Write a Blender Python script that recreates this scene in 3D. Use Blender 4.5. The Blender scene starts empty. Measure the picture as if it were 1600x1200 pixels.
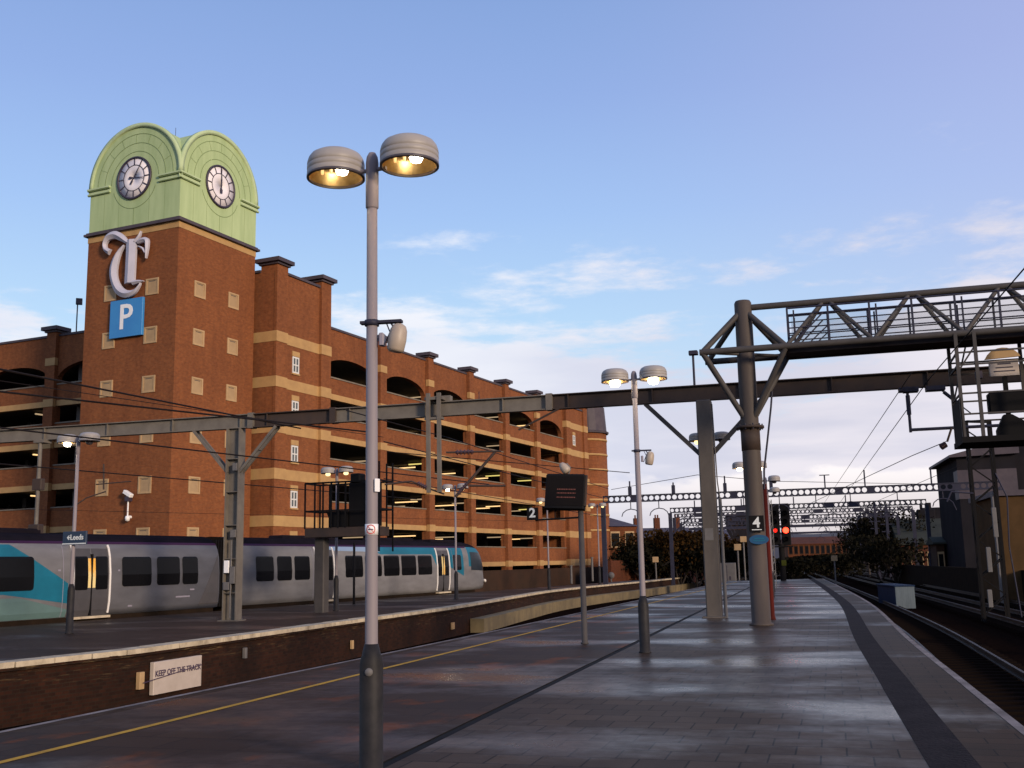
import bpy, math, random
from mathutils import Vector, Matrix
random.seed(7)
PI = math.pi
R = math.radians
S = bpy.context.scene
COL = S.collection

# ------------------------------------------------------------------ camera
F, PPX, PPY, EYE = 1650.0, 800.0, 600.0, 1.65
PITCH, ROLL = R(9.66), R(1.2)
_f = Vector((0, math.cos(PITCH), math.sin(PITCH)))
_r0 = Vector((1, 0, 0))
_u0 = _r0.cross(_f)
_r = math.cos(ROLL) * _r0 - math.sin(ROLL) * _u0
_u = math.sin(ROLL) * _r0 + math.cos(ROLL) * _u0
CAMP = Vector((0, 0, EYE))
cam_data = bpy.data.cameras.new('camera')
cam = bpy.data.objects.new('camera', cam_data)
COL.objects.link(cam)
cam_data.sensor_width = 36.0
cam_data.lens = 36.0 * F / 1600.0
cam_data.clip_start = 0.05
cam_data.clip_end = 4000
M4 = Matrix((_r, _u, -_f)).transposed().to_4x4()
M4.translation = CAMP
cam.matrix_world = M4
S.camera = cam

# ------------------------------------------------------------------ light
SUN_DIR = Vector((0.60, -0.78, 0.0)).normalized()
SUN_EL = R(13.0)
sun_data = bpy.data.lights.new('sun', 'SUN')
sun_data.energy = 3.6
sun_data.angle = R(9.0)
sun_data.color = (1.0, 0.80, 0.60)
sun = bpy.data.objects.new('sun', sun_data)
COL.objects.link(sun)
sv = Vector((SUN_DIR.x * math.cos(SUN_EL), SUN_DIR.y * math.cos(SUN_EL), math.sin(SUN_EL)))
sun.rotation_euler = sv.to_track_quat('Z', 'Y').to_euler()
sun.location = (20, -30, 40)

S.view_settings.view_transform = 'Standard'
S.view_settings.look = 'None'
S.view_settings.exposure = 0.0
S.view_settings.gamma = 1.0

W = bpy.data.worlds.new('World')
S.world = W
W.use_nodes = True


def make_world():
    nt = W.node_tree
    N, L = nt.nodes, nt.links
    N.clear()

    def nd(t, **kw):
        n = N.new(t)
        for k, v in kw.items():
            setattr(n, k, v)
        return n

    def math_(op, a, b=None, clamp=False):
        n = nd('ShaderNodeMath', operation=op)
        n.use_clamp = clamp
        for i, x in enumerate((a, b)):
            if x is None:
                continue
            if isinstance(x, (int, float)):
                n.inputs[i].default_value = x
            else:
                L.new(x, n.inputs[i])
        return n.outputs[0]

    def mrange(x, a, b, c=0.0, d=1.0):
        n = nd('ShaderNodeMapRange', interpolation_type='SMOOTHSTEP')
        L.new(x, n.inputs[0])
        n.inputs[1].default_value = a
        n.inputs[2].default_value = b
        n.inputs[3].default_value = c
        n.inputs[4].default_value = d
        return n.outputs[0]

    def mix(fac, a, b):
        n = nd('ShaderNodeMix', data_type='RGBA')
        if isinstance(fac, (int, float)):
            n.inputs[0].default_value = fac
        else:
            L.new(fac, n.inputs[0])
        for i, x in ((6, a), (7, b)):
            if isinstance(x, tuple):
                n.inputs[i].default_value = (*x, 1)
            else:
                L.new(x, n.inputs[i])
        return n.outputs[2]

    tc = nd('ShaderNodeTexCoord')
    sep = nd('ShaderNodeSeparateXYZ')
    L.new(tc.outputs['Generated'], sep.inputs[0])
    X, Y, Z = sep.outputs
    sky = nd('ShaderNodeTexSky', sky_type='NISHITA')
    sky.sun_disc = False
    sky.sun_elevation = SUN_EL
    sky.sun_rotation = math.atan2(SUN_DIR.x, SUN_DIR.y)
    sky.air_density = 1.0
    sky.dust_density = 0.6
    sky.ozone_density = 2.0
    # grade of the clear sky by height: cyan-blue low down, violet-blue towards the zenith
    ramp = nd('ShaderNodeValToRGB')
    L.new(Z, ramp.inputs[0])
    e = ramp.color_ramp.elements
    e[0].position = 0.0
    e[0].color = SKY_RAMP[0][1]
    e[1].position = SKY_RAMP[-1][0]
    e[1].color = SKY_RAMP[-1][1]
    for p, c in SKY_RAMP[1:-1]:
        k = e.new(p)
        k.color = c
    clear = mix(0.8, sky.outputs[0], ramp.outputs[0])
    # a little more violet on the right
    az = math_('ARCTAN2', X, Y)
    clear = mix(mrange(az, 0.0, 0.6, 0.0, 0.45), clear, (5.0, 5.0, 8.1))
    # clouds on a flat layer, seen in perspective
    zz = math_('MAXIMUM', math_('ADD', Z, 0.045), 0.02)
    cx = math_('DIVIDE', X, zz)
    cy = math_('DIVIDE', Y, zz)
    comb = nd('ShaderNodeCombineXYZ')
    L.new(math_('MULTIPLY', cx, 1.0), comb.inputs[0])
    L.new(math_('MULTIPLY', cy, 1.0), comb.inputs[1])

    def noise(vec, scale, detail, rough, off=0.0):
        n = nd('ShaderNodeTexNoise')
        if off:
            m = nd('ShaderNodeVectorMath', operation='ADD')
            L.new(vec, m.inputs[0])
            m.inputs[1].default_value = (off, off * 0.7, off * 1.3)
            vec = m.outputs[0]
        L.new(vec, n.inputs['Vector'])
        n.inputs['Scale'].default_value = scale
        n.inputs['Detail'].default_value = detail
        n.inputs['Roughness'].default_value = rough
        return n.outputs[0]
    n1 = noise(comb.outputs[0], 0.85, 9, 0.60, CLOUD_SEED)
    n2 = noise(comb.outputs[0], 3.0, 7, 0.62, 3.7 + CLOUD_SEED)
    body = math_('ADD', math_('MULTIPLY', n1, 0.68), math_('MULTIPLY', n2, 0.32))
    # coverage threshold rises with height: bank low down, wisps higher
    thr = nd('ShaderNodeValToRGB')
    L.new(Z, thr.inputs[0])
    t = thr.color_ramp.elements
    t[0].position = 0.0
    t[0].color = (0.30,) * 3 + (1,)
    t[1].position = 0.50
    t[1].color = (0.70,) * 3 + (1,)
    for p, c in ((0.08, 0.31), (0.15, 0.385), (0.205, 0.45), (0.25, 0.53), (0.30, 0.60), (0.34, 0.65), (0.42, 0.665)):
        k = t.new(p)
        k.color = (c, c, c, 1)
    side = mrange(math_('ABSOLUTE', az), 0.24, 0.44, 0.0, 0.05)
    d = math_('SUBTRACT', math_('ADD', body, side), thr.outputs[0])
    cov = mrange(d, -0.035, 0.09)
    # cloud colour: white crests, lavender bellies
    n3 = noise(comb.outputs[0], 0.42, 5, 0.5, 21.0)
    shade = mrange(n3, 0.40, 0.62)
    right = mrange(az, -0.12, 0.30)
    ccol = mix(shade, (8.8, 9.1, 9.9), (7.0, 7.5, 9.0))
    rcol = mix(shade, (8.6, 8.2, 8.9), (6.7, 6.7, 7.9))
    ccol = mix(right, ccol, rcol)
    # warm cumulus line near the horizon
    vd = nd('ShaderNodeCombineXYZ')
    L.new(math_('MULTIPLY', az, 1.0), vd.inputs[0])
    L.new(math_('MULTIPLY', Z, 2.2), vd.inputs[1])
    n4 = noise(vd.outputs[0], 16.0, 5, 0.55)
    edge = math_('ADD', 0.052, math_('MULTIPLY', n4, 0.050))
    low = mrange(math_('SUBTRACT', edge, Z), -0.003, 0.006)
    ccol2 = mix(mrange(Z, 0.03, 0.085), (7.6, 6.9, 7.0), (10.6, 10.0, 10.0))
    # broad grey cloud puffs on the right
    out = mix(cov, clear, ccol)
    out = mix(math_('MULTIPLY', low, mrange(az, 0.05, 0.22, 0.25, 0.9)), out, ccol2)
    # below the horizon: dull ground glow
    out = mix(mrange(Z, -0.03, 0.0), (0.35, 0.3, 0.28), out)
    bg = nd('ShaderNodeBackground')
    L.new(out, bg.inputs[0])
    bg.inputs[1].default_value = 0.1
    o = nd('ShaderNodeOutputWorld')
    L.new(bg.outputs[0], o.inputs[0])


# colours are ten times the seen radiance, the background strength is 0.1
SKY_RAMP = [(0.0, (7.4, 8.4, 10.0, 1)), (0.13, (7.4, 9.0, 10.4, 1)), (0.22, (5.7, 8.1, 10.8, 1)), (0.32, (4.3, 6.4, 10.4, 1)),
            (0.42, (3.4, 5.0, 9.2, 1)), (0.55, (2.5, 4.0, 7.8, 1))]
CLOUD_SEED = 17.3
make_world()


# ------------------------------------------------------------------ helpers
def ray(u, v):
    return _f + _r * ((u - PPX) / F) - _u * ((v - PPY) / F)


def G(u, v, z=0.0):
    d = ray(u, v)
    return CAMP + d * ((z - EYE) / d.z)


def P(u, v, Y):
    d = ray(u, v)
    return CAMP + d * (Y / d.y)


def PL(u, v, p0, n):
    d = ray(u, v)
    return CAMP + d * ((Vector(p0) - CAMP).dot(n) / d.dot(n))


class MB:
    """collects shapes and links them as one mesh object"""

    def __init__(self):
        self.v, self.f, self.m, self.s = [], [], [], []

    def add(self, vs, fs, m=0, smooth=False, T=None):
        o = len(self.v)
        self.v += [(T @ Vector(p)) if T else Vector(p) for p in vs]
        for f in fs:
            self.f.append([i + o for i in f])
            self.m.append(m)
            self.s.append(smooth)
        return self

    def box(self, x0, x1, y0, y1, z0, z1, m=0, T=None):
        vs = [(x0, y0, z0), (x1, y0, z0), (x1, y1, z0), (x0, y1, z0), (x0, y0, z1), (x1, y0, z1), (x1, y1, z1), (x0, y1, z1)]
        fs = [(0, 3, 2, 1), (4, 5, 6, 7), (0, 1, 5, 4), (1, 2, 6, 5), (2, 3, 7, 6), (3, 0, 4, 7)]
        return self.add(vs, fs, m, False, T)

    def bbox(self, x0, x1, y0, y1, z0, z1, b=0.02, m=0, T=None):
        """box with chamfered vertical edges and top"""
        def ring(z, i):
            return [(x0 + b, y0 + i, z), (x1 - b, y0 + i, z), (x1 - i, y0 + b, z), (x1 - i, y1 - b, z), (x1 - b, y1 - i, z),
                    (x0 + b, y1 - i, z), (x0 + i, y1 - b, z), (x0 + i, y0 + b, z)]
        vs = ring(z0, 0) + ring(z1 - b, 0)
        top = [(x0 + b, y0 + b, z1), (x1 - b, y0 + b, z1), (x1 - b, y1 - b, z1), (x0 + b, y1 - b, z1)]
        vs += top
        fs = [tuple(range(7, -1, -1))]
        for i in range(8):
            j = (i + 1) % 8
            fs.append((i, j, 8 + j, 8 + i))
        fs += [(8, 9, 17, 16), (10, 11, 18, 17), (12, 13, 19, 18), (14, 15, 16, 19), (9, 10, 17), (11, 12, 18), (13, 14, 19), (15, 8, 16), (16, 17, 18, 19)]
        return self.add(vs, fs, m, False, T)

    def tube(self, p, q, r, n=10, m=0, r2=None, cap=True):
        p, q = Vector(p), Vector(q)
        r2 = r if r2 is None else r2
        d = (q - p)
        if d.length < 1e-6:
            return self
        d.normalize()
        a = Vector((0, 0, 1)) if abs(d.z) < 0.9 else Vector((1, 0, 0))
        x = d.cross(a).normalized()
        y = d.cross(x)
        vs, fs = [], []
        for k in range(n):
            t = 2 * PI * k / n
            o = x * math.cos(t) + y * math.sin(t)
            vs += [p + o * r, q + o * r2]
        for k in range(n):
            j = (k + 1) % n
            fs.append((2 * k, 2 * k + 1, 2 * j + 1, 2 * j))
        self.add(vs, fs, m, n > 5)
        if cap:
            self.add(vs, [tuple(2 * k for k in range(n)), tuple(2 * k + 1 for k in range(n - 1, -1, -1))], m)
        return self

    def bar(self, p, q, w, h, m=0, up=(0, 0, 1)):
        p, q = Vector(p), Vector(q)
        d = (q - p).normalized()
        a = Vector(up)
        if abs(d.dot(a)) > 0.97:
            a = Vector((1, 0, 0))
        x = d.cross(a).normalized() * (w / 2)
        y = x.cross(d).normalized() * (h / 2)
        vs = [p - x - y, p + x - y, p + x + y, p - x + y, q - x - y, q + x - y, q + x + y, q - x + y]
        fs = [(0, 1, 2, 3), (7, 6, 5, 4), (0, 4, 5, 1), (1, 5, 6, 2), (2, 6, 7, 3), (3, 7, 4, 0)]
        return self.add(vs, fs, m)

    def path(self, pts, r, n=6, m=0):
        for a, b in zip(pts, pts[1:]):
            self.tube(a, b, r, n, m)
        return self

    def lathe(self, prof, c=(0, 0, 0), n=24, m=0, smooth=True, T=None, closed=False):
        vs, fs = [], []
        k = len(prof)
        for i in range(n):
            t = 2 * PI * i / n
            for (r, z) in prof:
                vs.append((c[0] + r * math.cos(t), c[1] + r * math.sin(t), c[2] + z))
        for i in range(n):
            j = (i + 1) % n
            for a in range(k - 1):
                fs.append((i * k + a, j * k + a, j * k + a + 1, i * k + a + 1))
        return self.add(vs, fs, m, smooth, T)

    def prism(self, poly, y0, y1, m=0, T=None, axis='y'):
        """extrude a polygon given in (x,z) along y, or in (x,y) along z"""
        n = len(poly)
        if axis == 'y':
            vs = [(a, y0, b) for a, b in poly] + [(a, y1, b) for a, b in poly]
        elif axis == 'x':
            vs = [(y0, a, b) for a, b in poly] + [(y1, a, b) for a, b in poly]
        else:
            vs = [(a, b, y0) for a, b in poly] + [(a, b, y1) for a, b in poly]
        fs = [tuple(range(n)), tuple(range(2 * n - 1, n - 1, -1))]
        for i in range(n):
            j = (i + 1) % n
            fs.append((i, i + n, j + n, j))
        return self.add(vs, fs, m, False, T)

    def build(self, name, mats, parent=None, loc=None, rotz=None, fix=True):
        me = bpy.data.meshes.new(name)
        me.from_pydata([tuple(p) for p in self.v], [], self.f)
        if not isinstance(mats, (list, tuple)):
            mats = [mats]
        for x in mats:
            me.materials.append(x)
        me.polygons.foreach_set('material_index', self.m)
        me.polygons.foreach_set('use_smooth', self.s)
        if fix:
            import bmesh
            bm = bmesh.new()
            bm.from_mesh(me)
            bmesh.ops.recalc_face_normals(bm, faces=bm.faces)
            bm.to_mesh(me)
            bm.free()
        me.update()
        o = bpy.data.objects.new(name, me)
        COL.objects.link(o)
        if parent:
            o.parent = parent
        if loc is not None:
            o.location = loc
        if rotz is not None:
            o.rotation_euler = (0, 0, rotz)
        return o


def tag(o, label=None, cat=None, group=None, kind=None):
    for k, v in (('label', label), ('category', cat), ('group', group), ('kind', kind)):
        if v:
            o[k] = v
    return o


def empty(name, loc, rotz=0.0, label=None, cat=None, group=None):
    o = bpy.data.objects.new(name, None)
    o.empty_display_size = 0.3
    COL.objects.link(o)
    o.location = loc
    o.rotation_euler = (0, 0, rotz)
    return tag(o, label, cat, group)


def copy_tree(o, parent=None):
    c = o.copy()
    COL.objects.link(c)
    if parent:
        c.parent = parent
    for ch in list(o.children):
        copy_tree(ch, c)
    return c


# ------------------------------------------------------------------ materials
def mat(name, col, rough=0.6, metal=0.0, col2=None, scale=3.0, detail=6, lo=0.35, hi=0.7, bump=0.0, bscale=40.0, rough2=None,
        stretch=(1, 1, 1), spec=None):
    m = bpy.data.materials.new(name)
    m.use_nodes = True
    nt = m.node_tree
    N, L = nt.nodes, nt.links
    b = N['Principled BSDF']
    b.inputs['Base Color'].default_value = (*col, 1)
    b.inputs['Roughness'].default_value = rough
    b.inputs['Metallic'].default_value = metal
    if spec is not None:
        b.inputs['Specular IOR Level'].default_value = spec
    if col2 or bump or rough2 is not None:
        tc = N.new('ShaderNodeTexCoord')
        mp = N.new('ShaderNodeMapping')
        mp.inputs['Scale'].default_value = stretch
        L.new(tc.outputs['Object'], mp.inputs[0])
    if col2 or rough2 is not None:
        n = N.new('ShaderNodeTexNoise')
        n.inputs['Scale'].default_value = scale
        n.inputs['Detail'].default_value = detail
        n.inputs['Roughness'].default_value = 0.62
        L.new(mp.outputs[0], n.inputs['Vector'])
        r = N.new('ShaderNodeMapRange')
        r.inputs[1].default_value = lo
        r.inputs[2].default_value = hi
        L.new(n.outputs[0], r.inputs[0])
        if col2:
            x = N.new('ShaderNodeMix')
            x.data_type = 'RGBA'
            x.inputs[6].default_value = (*col, 1)
            x.inputs[7].default_value = (*col2, 1)
            L.new(r.outputs[0], x.inputs[0])
            L.new(x.outputs[2], b.inputs['Base Color'])
        if rough2 is not None:
            q = N.new('ShaderNodeMapRange')
            q.inputs[3].default_value = rough
            q.inputs[4].default_value = rough2
            L.new(r.outputs[0], q.inputs[0])
            L.new(q.outputs[0], b.inputs['Roughness'])
    if bump:
        n2 = N.new('ShaderNodeTexNoise')
        n2.inputs['Scale'].default_value = bscale
        n2.inputs['Detail'].default_value = 4
        L.new(mp.outputs[0], n2.inputs['Vector'])
        bp = N.new('ShaderNodeBump')
        bp.inputs['Strength'].default_value = bump
        bp.inputs['Distance'].default_value = 0.02
        L.new(n2.outputs[0], bp.inputs['Height'])
        L.new(bp.outputs[0], b.inputs['Normal'])
    return m


def emit(name, col, strength):
    m = bpy.data.materials.new(name)
    m.use_nodes = True
    b = m.node_tree.nodes['Principled BSDF']
    b.inputs['Base Color'].default_value = (0.02, 0.02, 0.02, 1)
    b.inputs['Emission Color'].default_value = (*col, 1)
    b.inputs['Emission Strength'].default_value = strength
    return m


def brick_mat(name, c1, c2, mortar, sc=1.0, stain=0.5, weather=(0.05, 0.03, 0.02), streak=False):
    """courses of bricks laid out on vertical faces of any axis-aligned wall in object space, with broad weathering"""
    m = bpy.data.materials.new(name)
    m.use_nodes = True
    nt = m.node_tree
    N, L = nt.nodes, nt.links
    b = N['Principled BSDF']
    b.inputs['Roughness'].default_value = 0.85
    tc = N.new('ShaderNodeTexCoord')
    sp = N.new('ShaderNodeSeparateXYZ')
    L.new(tc.outputs['Object'], sp.inputs[0])
    ad = N.new('ShaderNodeMath')
    L.new(sp.outputs[0], ad.inputs[0])
    L.new(sp.outputs[1], ad.inputs[1])
    cb = N.new('ShaderNodeCombineXYZ')
    L.new(ad.outputs[0], cb.inputs[0])
    L.new(sp.outputs[2], cb.inputs[1])
    br = N.new('ShaderNodeTexBrick')
    br.inputs['Scale'].default_value = 1.0 / sc
    br.inputs['Brick Width'].default_value = 0.225
    br.inputs['Row Height'].default_value = 0.075
    br.inputs['Mortar Size'].default_value = 0.008
    br.inputs['Color1'].default_value = (*c1, 1)
    br.inputs['Color2'].default_value = (*c2, 1)
    br.inputs['Mortar'].default_value = (*mortar, 1)
    L.new(cb.outputs[0], br.inputs['Vector'])
    n = N.new('ShaderNodeTexNoise')
    n.inputs['Scale'].default_value = 0.35
    n.inputs['Detail'].default_value = 8
    n.inputs['Roughness'].default_value = 0.65
    qv = N.new('ShaderNodeMapping')
    qv.inputs['Scale'].default_value = (1.8, 1.8, 0.55)
    L.new(tc.outputs['Object'], qv.inputs[0])
    L.new(qv.outputs[0], n.inputs['Vector'])
    r = N.new('ShaderNodeMapRange')
    r.inputs[1].default_value = 0.42
    r.inputs[2].default_value = 0.75
    r.inputs[4].default_value = stain
    L.new(n.outputs[0], r.inputs[0])
    x = N.new('ShaderNodeMix')
    x.data_type = 'RGBA'
    L.new(r.outputs[0], x.inputs[0])
    L.new(br.outputs[0], x.inputs[6])
    x.inputs[7].default_value = (*weather, 1)
    n2 = N.new('ShaderNodeTexNoise')
    n2.inputs['Scale'].default_value = 5.0
    n2.inputs['Detail'].default_value = 5
    L.new(tc.outputs['Object'], n2.inputs['Vector'])
    r2 = N.new('ShaderNodeMapRange')
    r2.inputs[1].default_value = 0.3
    r2.inputs[2].default_value = 0.7
    r2.inputs[3].default_value = 0.86
    r2.inputs[4].default_value = 1.14
    L.new(n2.outputs[0], r2.inputs[0])
    h = N.new('ShaderNodeHueSaturation')
    L.new(x.outputs[2], h.inputs['Color'])
    L.new(r2.outputs[0], h.inputs['Value'])
    outc = h.outputs[0]
    b.inputs['Specular IOR Level'].default_value = 0.15
    if streak:
        # lime bleeding from the coping in thin broken lines, and green-brown damp low down
        q = N.new('ShaderNodeMapping')
        q.inputs['Scale'].default_value = (0.9, 0.9, 14.0)
        L.new(tc.outputs['Object'], q.inputs[0])
        n3 = N.new('ShaderNodeTexNoise')
        n3.inputs['Scale'].default_value = 1.6
        n3.inputs['Detail'].default_value = 7
        n3.inputs['Roughness'].default_value = 0.7
        L.new(q.outputs[0], n3.inputs['Vector'])
        r3 = N.new('ShaderNodeMapRange')
        r3.inputs[1].default_value = 0.56
        r3.inputs[2].default_value = 0.70
        L.new(n3.outputs[0], r3.inputs[0])
        r4 = N.new('ShaderNodeMapRange')
        r4.inputs[1].default_value = -0.65
        r4.inputs[2].default_value = -0.15
        L.new(sp.outputs[2], r4.inputs[0])
        mu = N.new('ShaderNodeMath')
        mu.operation = 'MULTIPLY'
        L.new(r3.outputs[0], mu.inputs[0])
        L.new(r4.outputs[0], mu.inputs[1])
        x2 = N.new('ShaderNodeMix')
        x2.data_type = 'RGBA'
        L.new(mu.outputs[0], x2.inputs[0])
        L.new(outc, x2.inputs[6])
        x2.inputs[7].default_value = (0.15, 0.10, 0.045, 1)
        outc = x2.outputs[2]
    L.new(outc, b.inputs['Base Color'])
    return m


BRICK = brick_mat('red_brick', (0.248, 0.076, 0.023), (0.185, 0.054, 0.018), (0.17, 0.09, 0.045), stain=0.5, weather=(0.09, 0.030, 0.014))
BRICKD = brick_mat('brown_brick', (0.12, 0.03, 0.014), (0.08, 0.022, 0.011), (0.08, 0.045, 0.025), stain=0.5, weather=(0.035, 0.014, 0.008))
BRICKO = brick_mat('orange_brick', (0.15, 0.042, 0.012), (0.11, 0.031, 0.010), (0.08, 0.04, 0.022), stain=0.6, weather=(0.04, 0.015, 0.006))
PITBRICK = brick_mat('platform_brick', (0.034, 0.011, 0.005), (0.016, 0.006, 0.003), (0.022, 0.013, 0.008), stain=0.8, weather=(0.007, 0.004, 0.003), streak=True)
STONE = mat('cream_stone', (0.44, 0.26, 0.095), 0.8, col2=(0.35, 0.20, 0.075), scale=1.5)
STONE2 = mat('cream_panel', (0.45, 0.29, 0.14), 0.75, col2=(0.36, 0.23, 0.11), scale=1.0)
STONES = mat('cream_recess', (0.38, 0.25, 0.125), 0.8, col2=(0.31, 0.20, 0.10), scale=2.0)
SLATE = mat('dark_coping', (0.05, 0.04, 0.05), 0.6, col2=(0.08, 0.062, 0.07), scale=1.0, spec=0.25)
GREEN = mat('green_cladding', (0.41, 0.50, 0.255), 0.75, col2=(0.31, 0.40, 0.19), scale=0.9, stretch=(1.6, 1.6, 0.22), spec=0.2)
GREENL = mat('green_trim', (0.45, 0.54, 0.31), 0.75, col2=(0.37, 0.46, 0.25), scale=1.0, spec=0.2)
GREEND = mat('green_seam', (0.20, 0.27, 0.11), 0.8)
CLOCKW = mat('clock_white', (0.80, 0.74, 0.74), 0.5, col2=(0.72, 0.66, 0.67), scale=2.0)
CLOCKD = mat('clock_dark', (0.035, 0.025, 0.04), 0.5)
CLOCKG = mat('clock_gap', (0.24, 0.22, 0.26), 0.5)
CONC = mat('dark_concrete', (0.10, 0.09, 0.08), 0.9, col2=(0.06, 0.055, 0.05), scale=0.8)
TUBE = emit('strip_lamp', (1.0, 0.62, 0.26), 1.5)
TUBE2 = emit('strip_lamp_yellow', (1.0, 0.80, 0.22), 0.9)
TUBE3 = emit('strip_lamp_dim', (1.0, 0.7, 0.4), 0.45)
WHITEP = mat('white_frame', (0.62, 0.60, 0.55), 0.5)
GLASS = mat('dark_glass', (0.005, 0.005, 0.006), 0.18, spec=0.12)
GLASSW = mat('window_glass', (0.05, 0.06, 0.06), 0.1, spec=0.6)
BLUE = mat('sign_blue', (0.025, 0.19, 0.47), 0.45, col2=(0.03, 0.22, 0.50), scale=1.0)
SIGNW = mat('sign_white', (0.78, 0.76, 0.74), 0.5)
SILVER = mat('silver_letter', (0.50, 0.47, 0.52), 0.5, metal=0.1, col2=(0.42, 0.40, 0.45), scale=1.0)
POLE = mat('grey_pole_paint', (0.235, 0.20, 0.205), 0.6, col2=(0.19, 0.162, 0.17), scale=4, stretch=(1, 1, 0.15), spec=0.3)
POLED = mat('black_base_paint', (0.012, 0.011, 0.011), 0.6, col2=(0.024, 0.021, 0.021), scale=8, spec=0.2)
HEAD = mat('lamp_shell', (0.31, 0.28, 0.255), 0.5, col2=(0.27, 0.245, 0.225), scale=6)
HEADR = mat('lamp_reflector', (0.62, 0.44, 0.20), 0.28, metal=0.85, col2=(0.40, 0.24, 0.09), scale=9)
HEADD = mat('lamp_rim', (0.055, 0.045, 0.05), 0.4)
BULB = emit('lamp_bulb', (1.0, 0.88, 0.66), 34.0)
AMBERGLOW = emit('amber_glow', (1.0, 0.6, 0.22), 1.4)  # added glow for the amber light inside the head, besides the bulb
BULBD = emit('lamp_bulb_dim', (1.0, 0.72, 0.32), 2.2)
STEEL = mat('gantry_paint', (0.062, 0.054, 0.05), 0.65, col2=(0.045, 0.04, 0.038), scale=3, spec=0.25)
STEELG = mat('gantry_grey', (0.155, 0.135, 0.11), 0.65, col2=(0.105, 0.09, 0.075), scale=2.0, spec=0.3)
STEELR = mat('dark_brown_gantry', (0.052, 0.034, 0.026), 0.7, col2=(0.036, 0.026, 0.023), scale=2.5, spec=0.25)  # dark brown tone for some beam sections and fittings
STEELB = mat('gantry_blue', (0.026, 0.026, 0.046), 0.6, col2=(0.02, 0.02, 0.034), scale=3, spec=0.25)
COLM = mat('column_brown_grey', (0.072, 0.055, 0.045), 0.65, col2=(0.052, 0.042, 0.037), scale=3, stretch=(1, 1, 0.3), spec=0.25)
BLACK = mat('black_metal', (0.006, 0.0055, 0.006), 0.7, spec=0.12)
BLACK2 = mat('black_mesh', (0.009, 0.008, 0.008), 0.8, spec=0.1)
WIRE = mat('wire_copper_dark', (0.012, 0.009, 0.009), 0.7, spec=0.1)
INSUL = mat('brown_insulator', (0.05, 0.025, 0.03), 0.35)
SPEAK = mat('speaker_shell', (0.37, 0.30, 0.23), 0.5, col2=(0.31, 0.25, 0.20), scale=5)
REDP = mat('red_oxide_pole', (0.085, 0.010, 0.006), 0.8, col2=(0.05, 0.009, 0.007), scale=3, stretch=(1, 1, 0.2), spec=0.1)
BODY = mat('train_silver', (0.18, 0.172, 0.172), 0.5, col2=(0.125, 0.118, 0.117), scale=1.6, stretch=(0.4, 1, 1.2), spec=0.3)
BODYD = mat('train_door_grey', (0.07, 0.064, 0.066), 0.5, col2=(0.055, 0.052, 0.054), scale=2, spec=0.3)
TROOF = mat('train_roof', (0.014, 0.011, 0.016), 0.9, col2=(0.009, 0.008, 0.011), scale=1.0, spec=0.02)
TEAL = mat('train_teal', (0.010, 0.135, 0.205), 0.5, col2=(0.008, 0.10, 0.155), scale=1.0, spec=0.2)
TEALD = mat('train_green_grey', (0.10, 0.17, 0.16), 0.45, col2=(0.08, 0.13, 0.125), scale=1.0)
PALEB = mat('train_pale_blue', (0.22, 0.30, 0.40), 0.4)
PURP = mat('train_purple_line', (0.035, 0.012, 0.042), 0.7, spec=0.1)
DOORW = mat('door_edge_white', (0.66, 0.62, 0.58), 0.45)
YEL = mat('door_yellow', (0.80, 0.62, 0.26), 0.45, col2=(0.85, 0.42, 0.05), scale=1.1, lo=0.5, hi=0.62)
UNDER = mat('underframe', (0.014, 0.010, 0.007), 0.95, col2=(0.024, 0.015, 0.010), scale=2, spec=0.02)
EDGEW = mat('edge_white_paint', (0.52, 0.43, 0.30), 0.8, col2=(0.25, 0.20, 0.14), scale=2.2, lo=0.42, hi=0.72, spec=0.05)
EDGEN = mat('edge_white_worn', (0.27, 0.225, 0.205), 0.85, col2=(0.12, 0.10, 0.09), scale=1.8, spec=0.05)
YLINE = mat('yellow_line_paint', (0.50, 0.27, 0.03), 0.75, col2=(0.27, 0.15, 0.025), scale=2.2, lo=0.42, hi=0.8, spec=0.15)
BALLAST = mat('ballast', (0.013, 0.007, 0.005), 1.0, col2=(0.004, 0.0028, 0.0025), scale=5.0, bump=0.8, bscale=14, spec=0.0)
RAIL = mat('rail_steel', (0.06, 0.045, 0.035), 0.55, metal=0.4, col2=(0.03, 0.02, 0.015), scale=2, spec=0.2)
SLEEP = mat('sleeper_concrete', (0.012, 0.008, 0.0065), 1.0, spec=0.0)
FARW = mat('brown_wall_far', (0.05, 0.026, 0.016), 0.9, col2=(0.03, 0.019, 0.013), scale=0.5, spec=0.1)
GREYW = mat('grey_cladding', (0.020, 0.018, 0.021), 0.9, col2=(0.012, 0.0115, 0.014), scale=0.6, spec=0.03)
BEIGE = mat('beige_wall', (0.078, 0.044, 0.02), 0.9, col2=(0.05, 0.03, 0.014), scale=0.9, spec=0.03)
ROOFG = mat('grey_roof', (0.044, 0.046, 0.036), 0.85, col2=(0.03, 0.032, 0.027), scale=0.5, spec=0.05)
LEAFB = mat('brown_foliage', (0.05, 0.024, 0.008), 0.95, col2=(0.028, 0.019, 0.007), scale=0.8, spec=0.0)
LEAFG = mat('dark_foliage', (0.014, 0.013, 0.008), 0.95, col2=(0.009, 0.008, 0.006), scale=0.8, spec=0.0)
BARK = mat('bark', (0.04, 0.03, 0.024), 0.9)
BOXB = mat('relay_box_blue', (0.012, 0.026, 0.058), 0.7, col2=(0.010, 0.019, 0.04), scale=2, spec=0.1)
BOXG = mat('relay_box_grey', (0.10, 0.125, 0.14), 0.6, col2=(0.07, 0.09, 0.105), scale=3, stretch=(4, 4, 0.5), spec=0.2)
CAB = mat('cabinet_grey', (0.135, 0.125, 0.12), 0.65, col2=(0.10, 0.093, 0.09), scale=2, spec=0.3)
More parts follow.
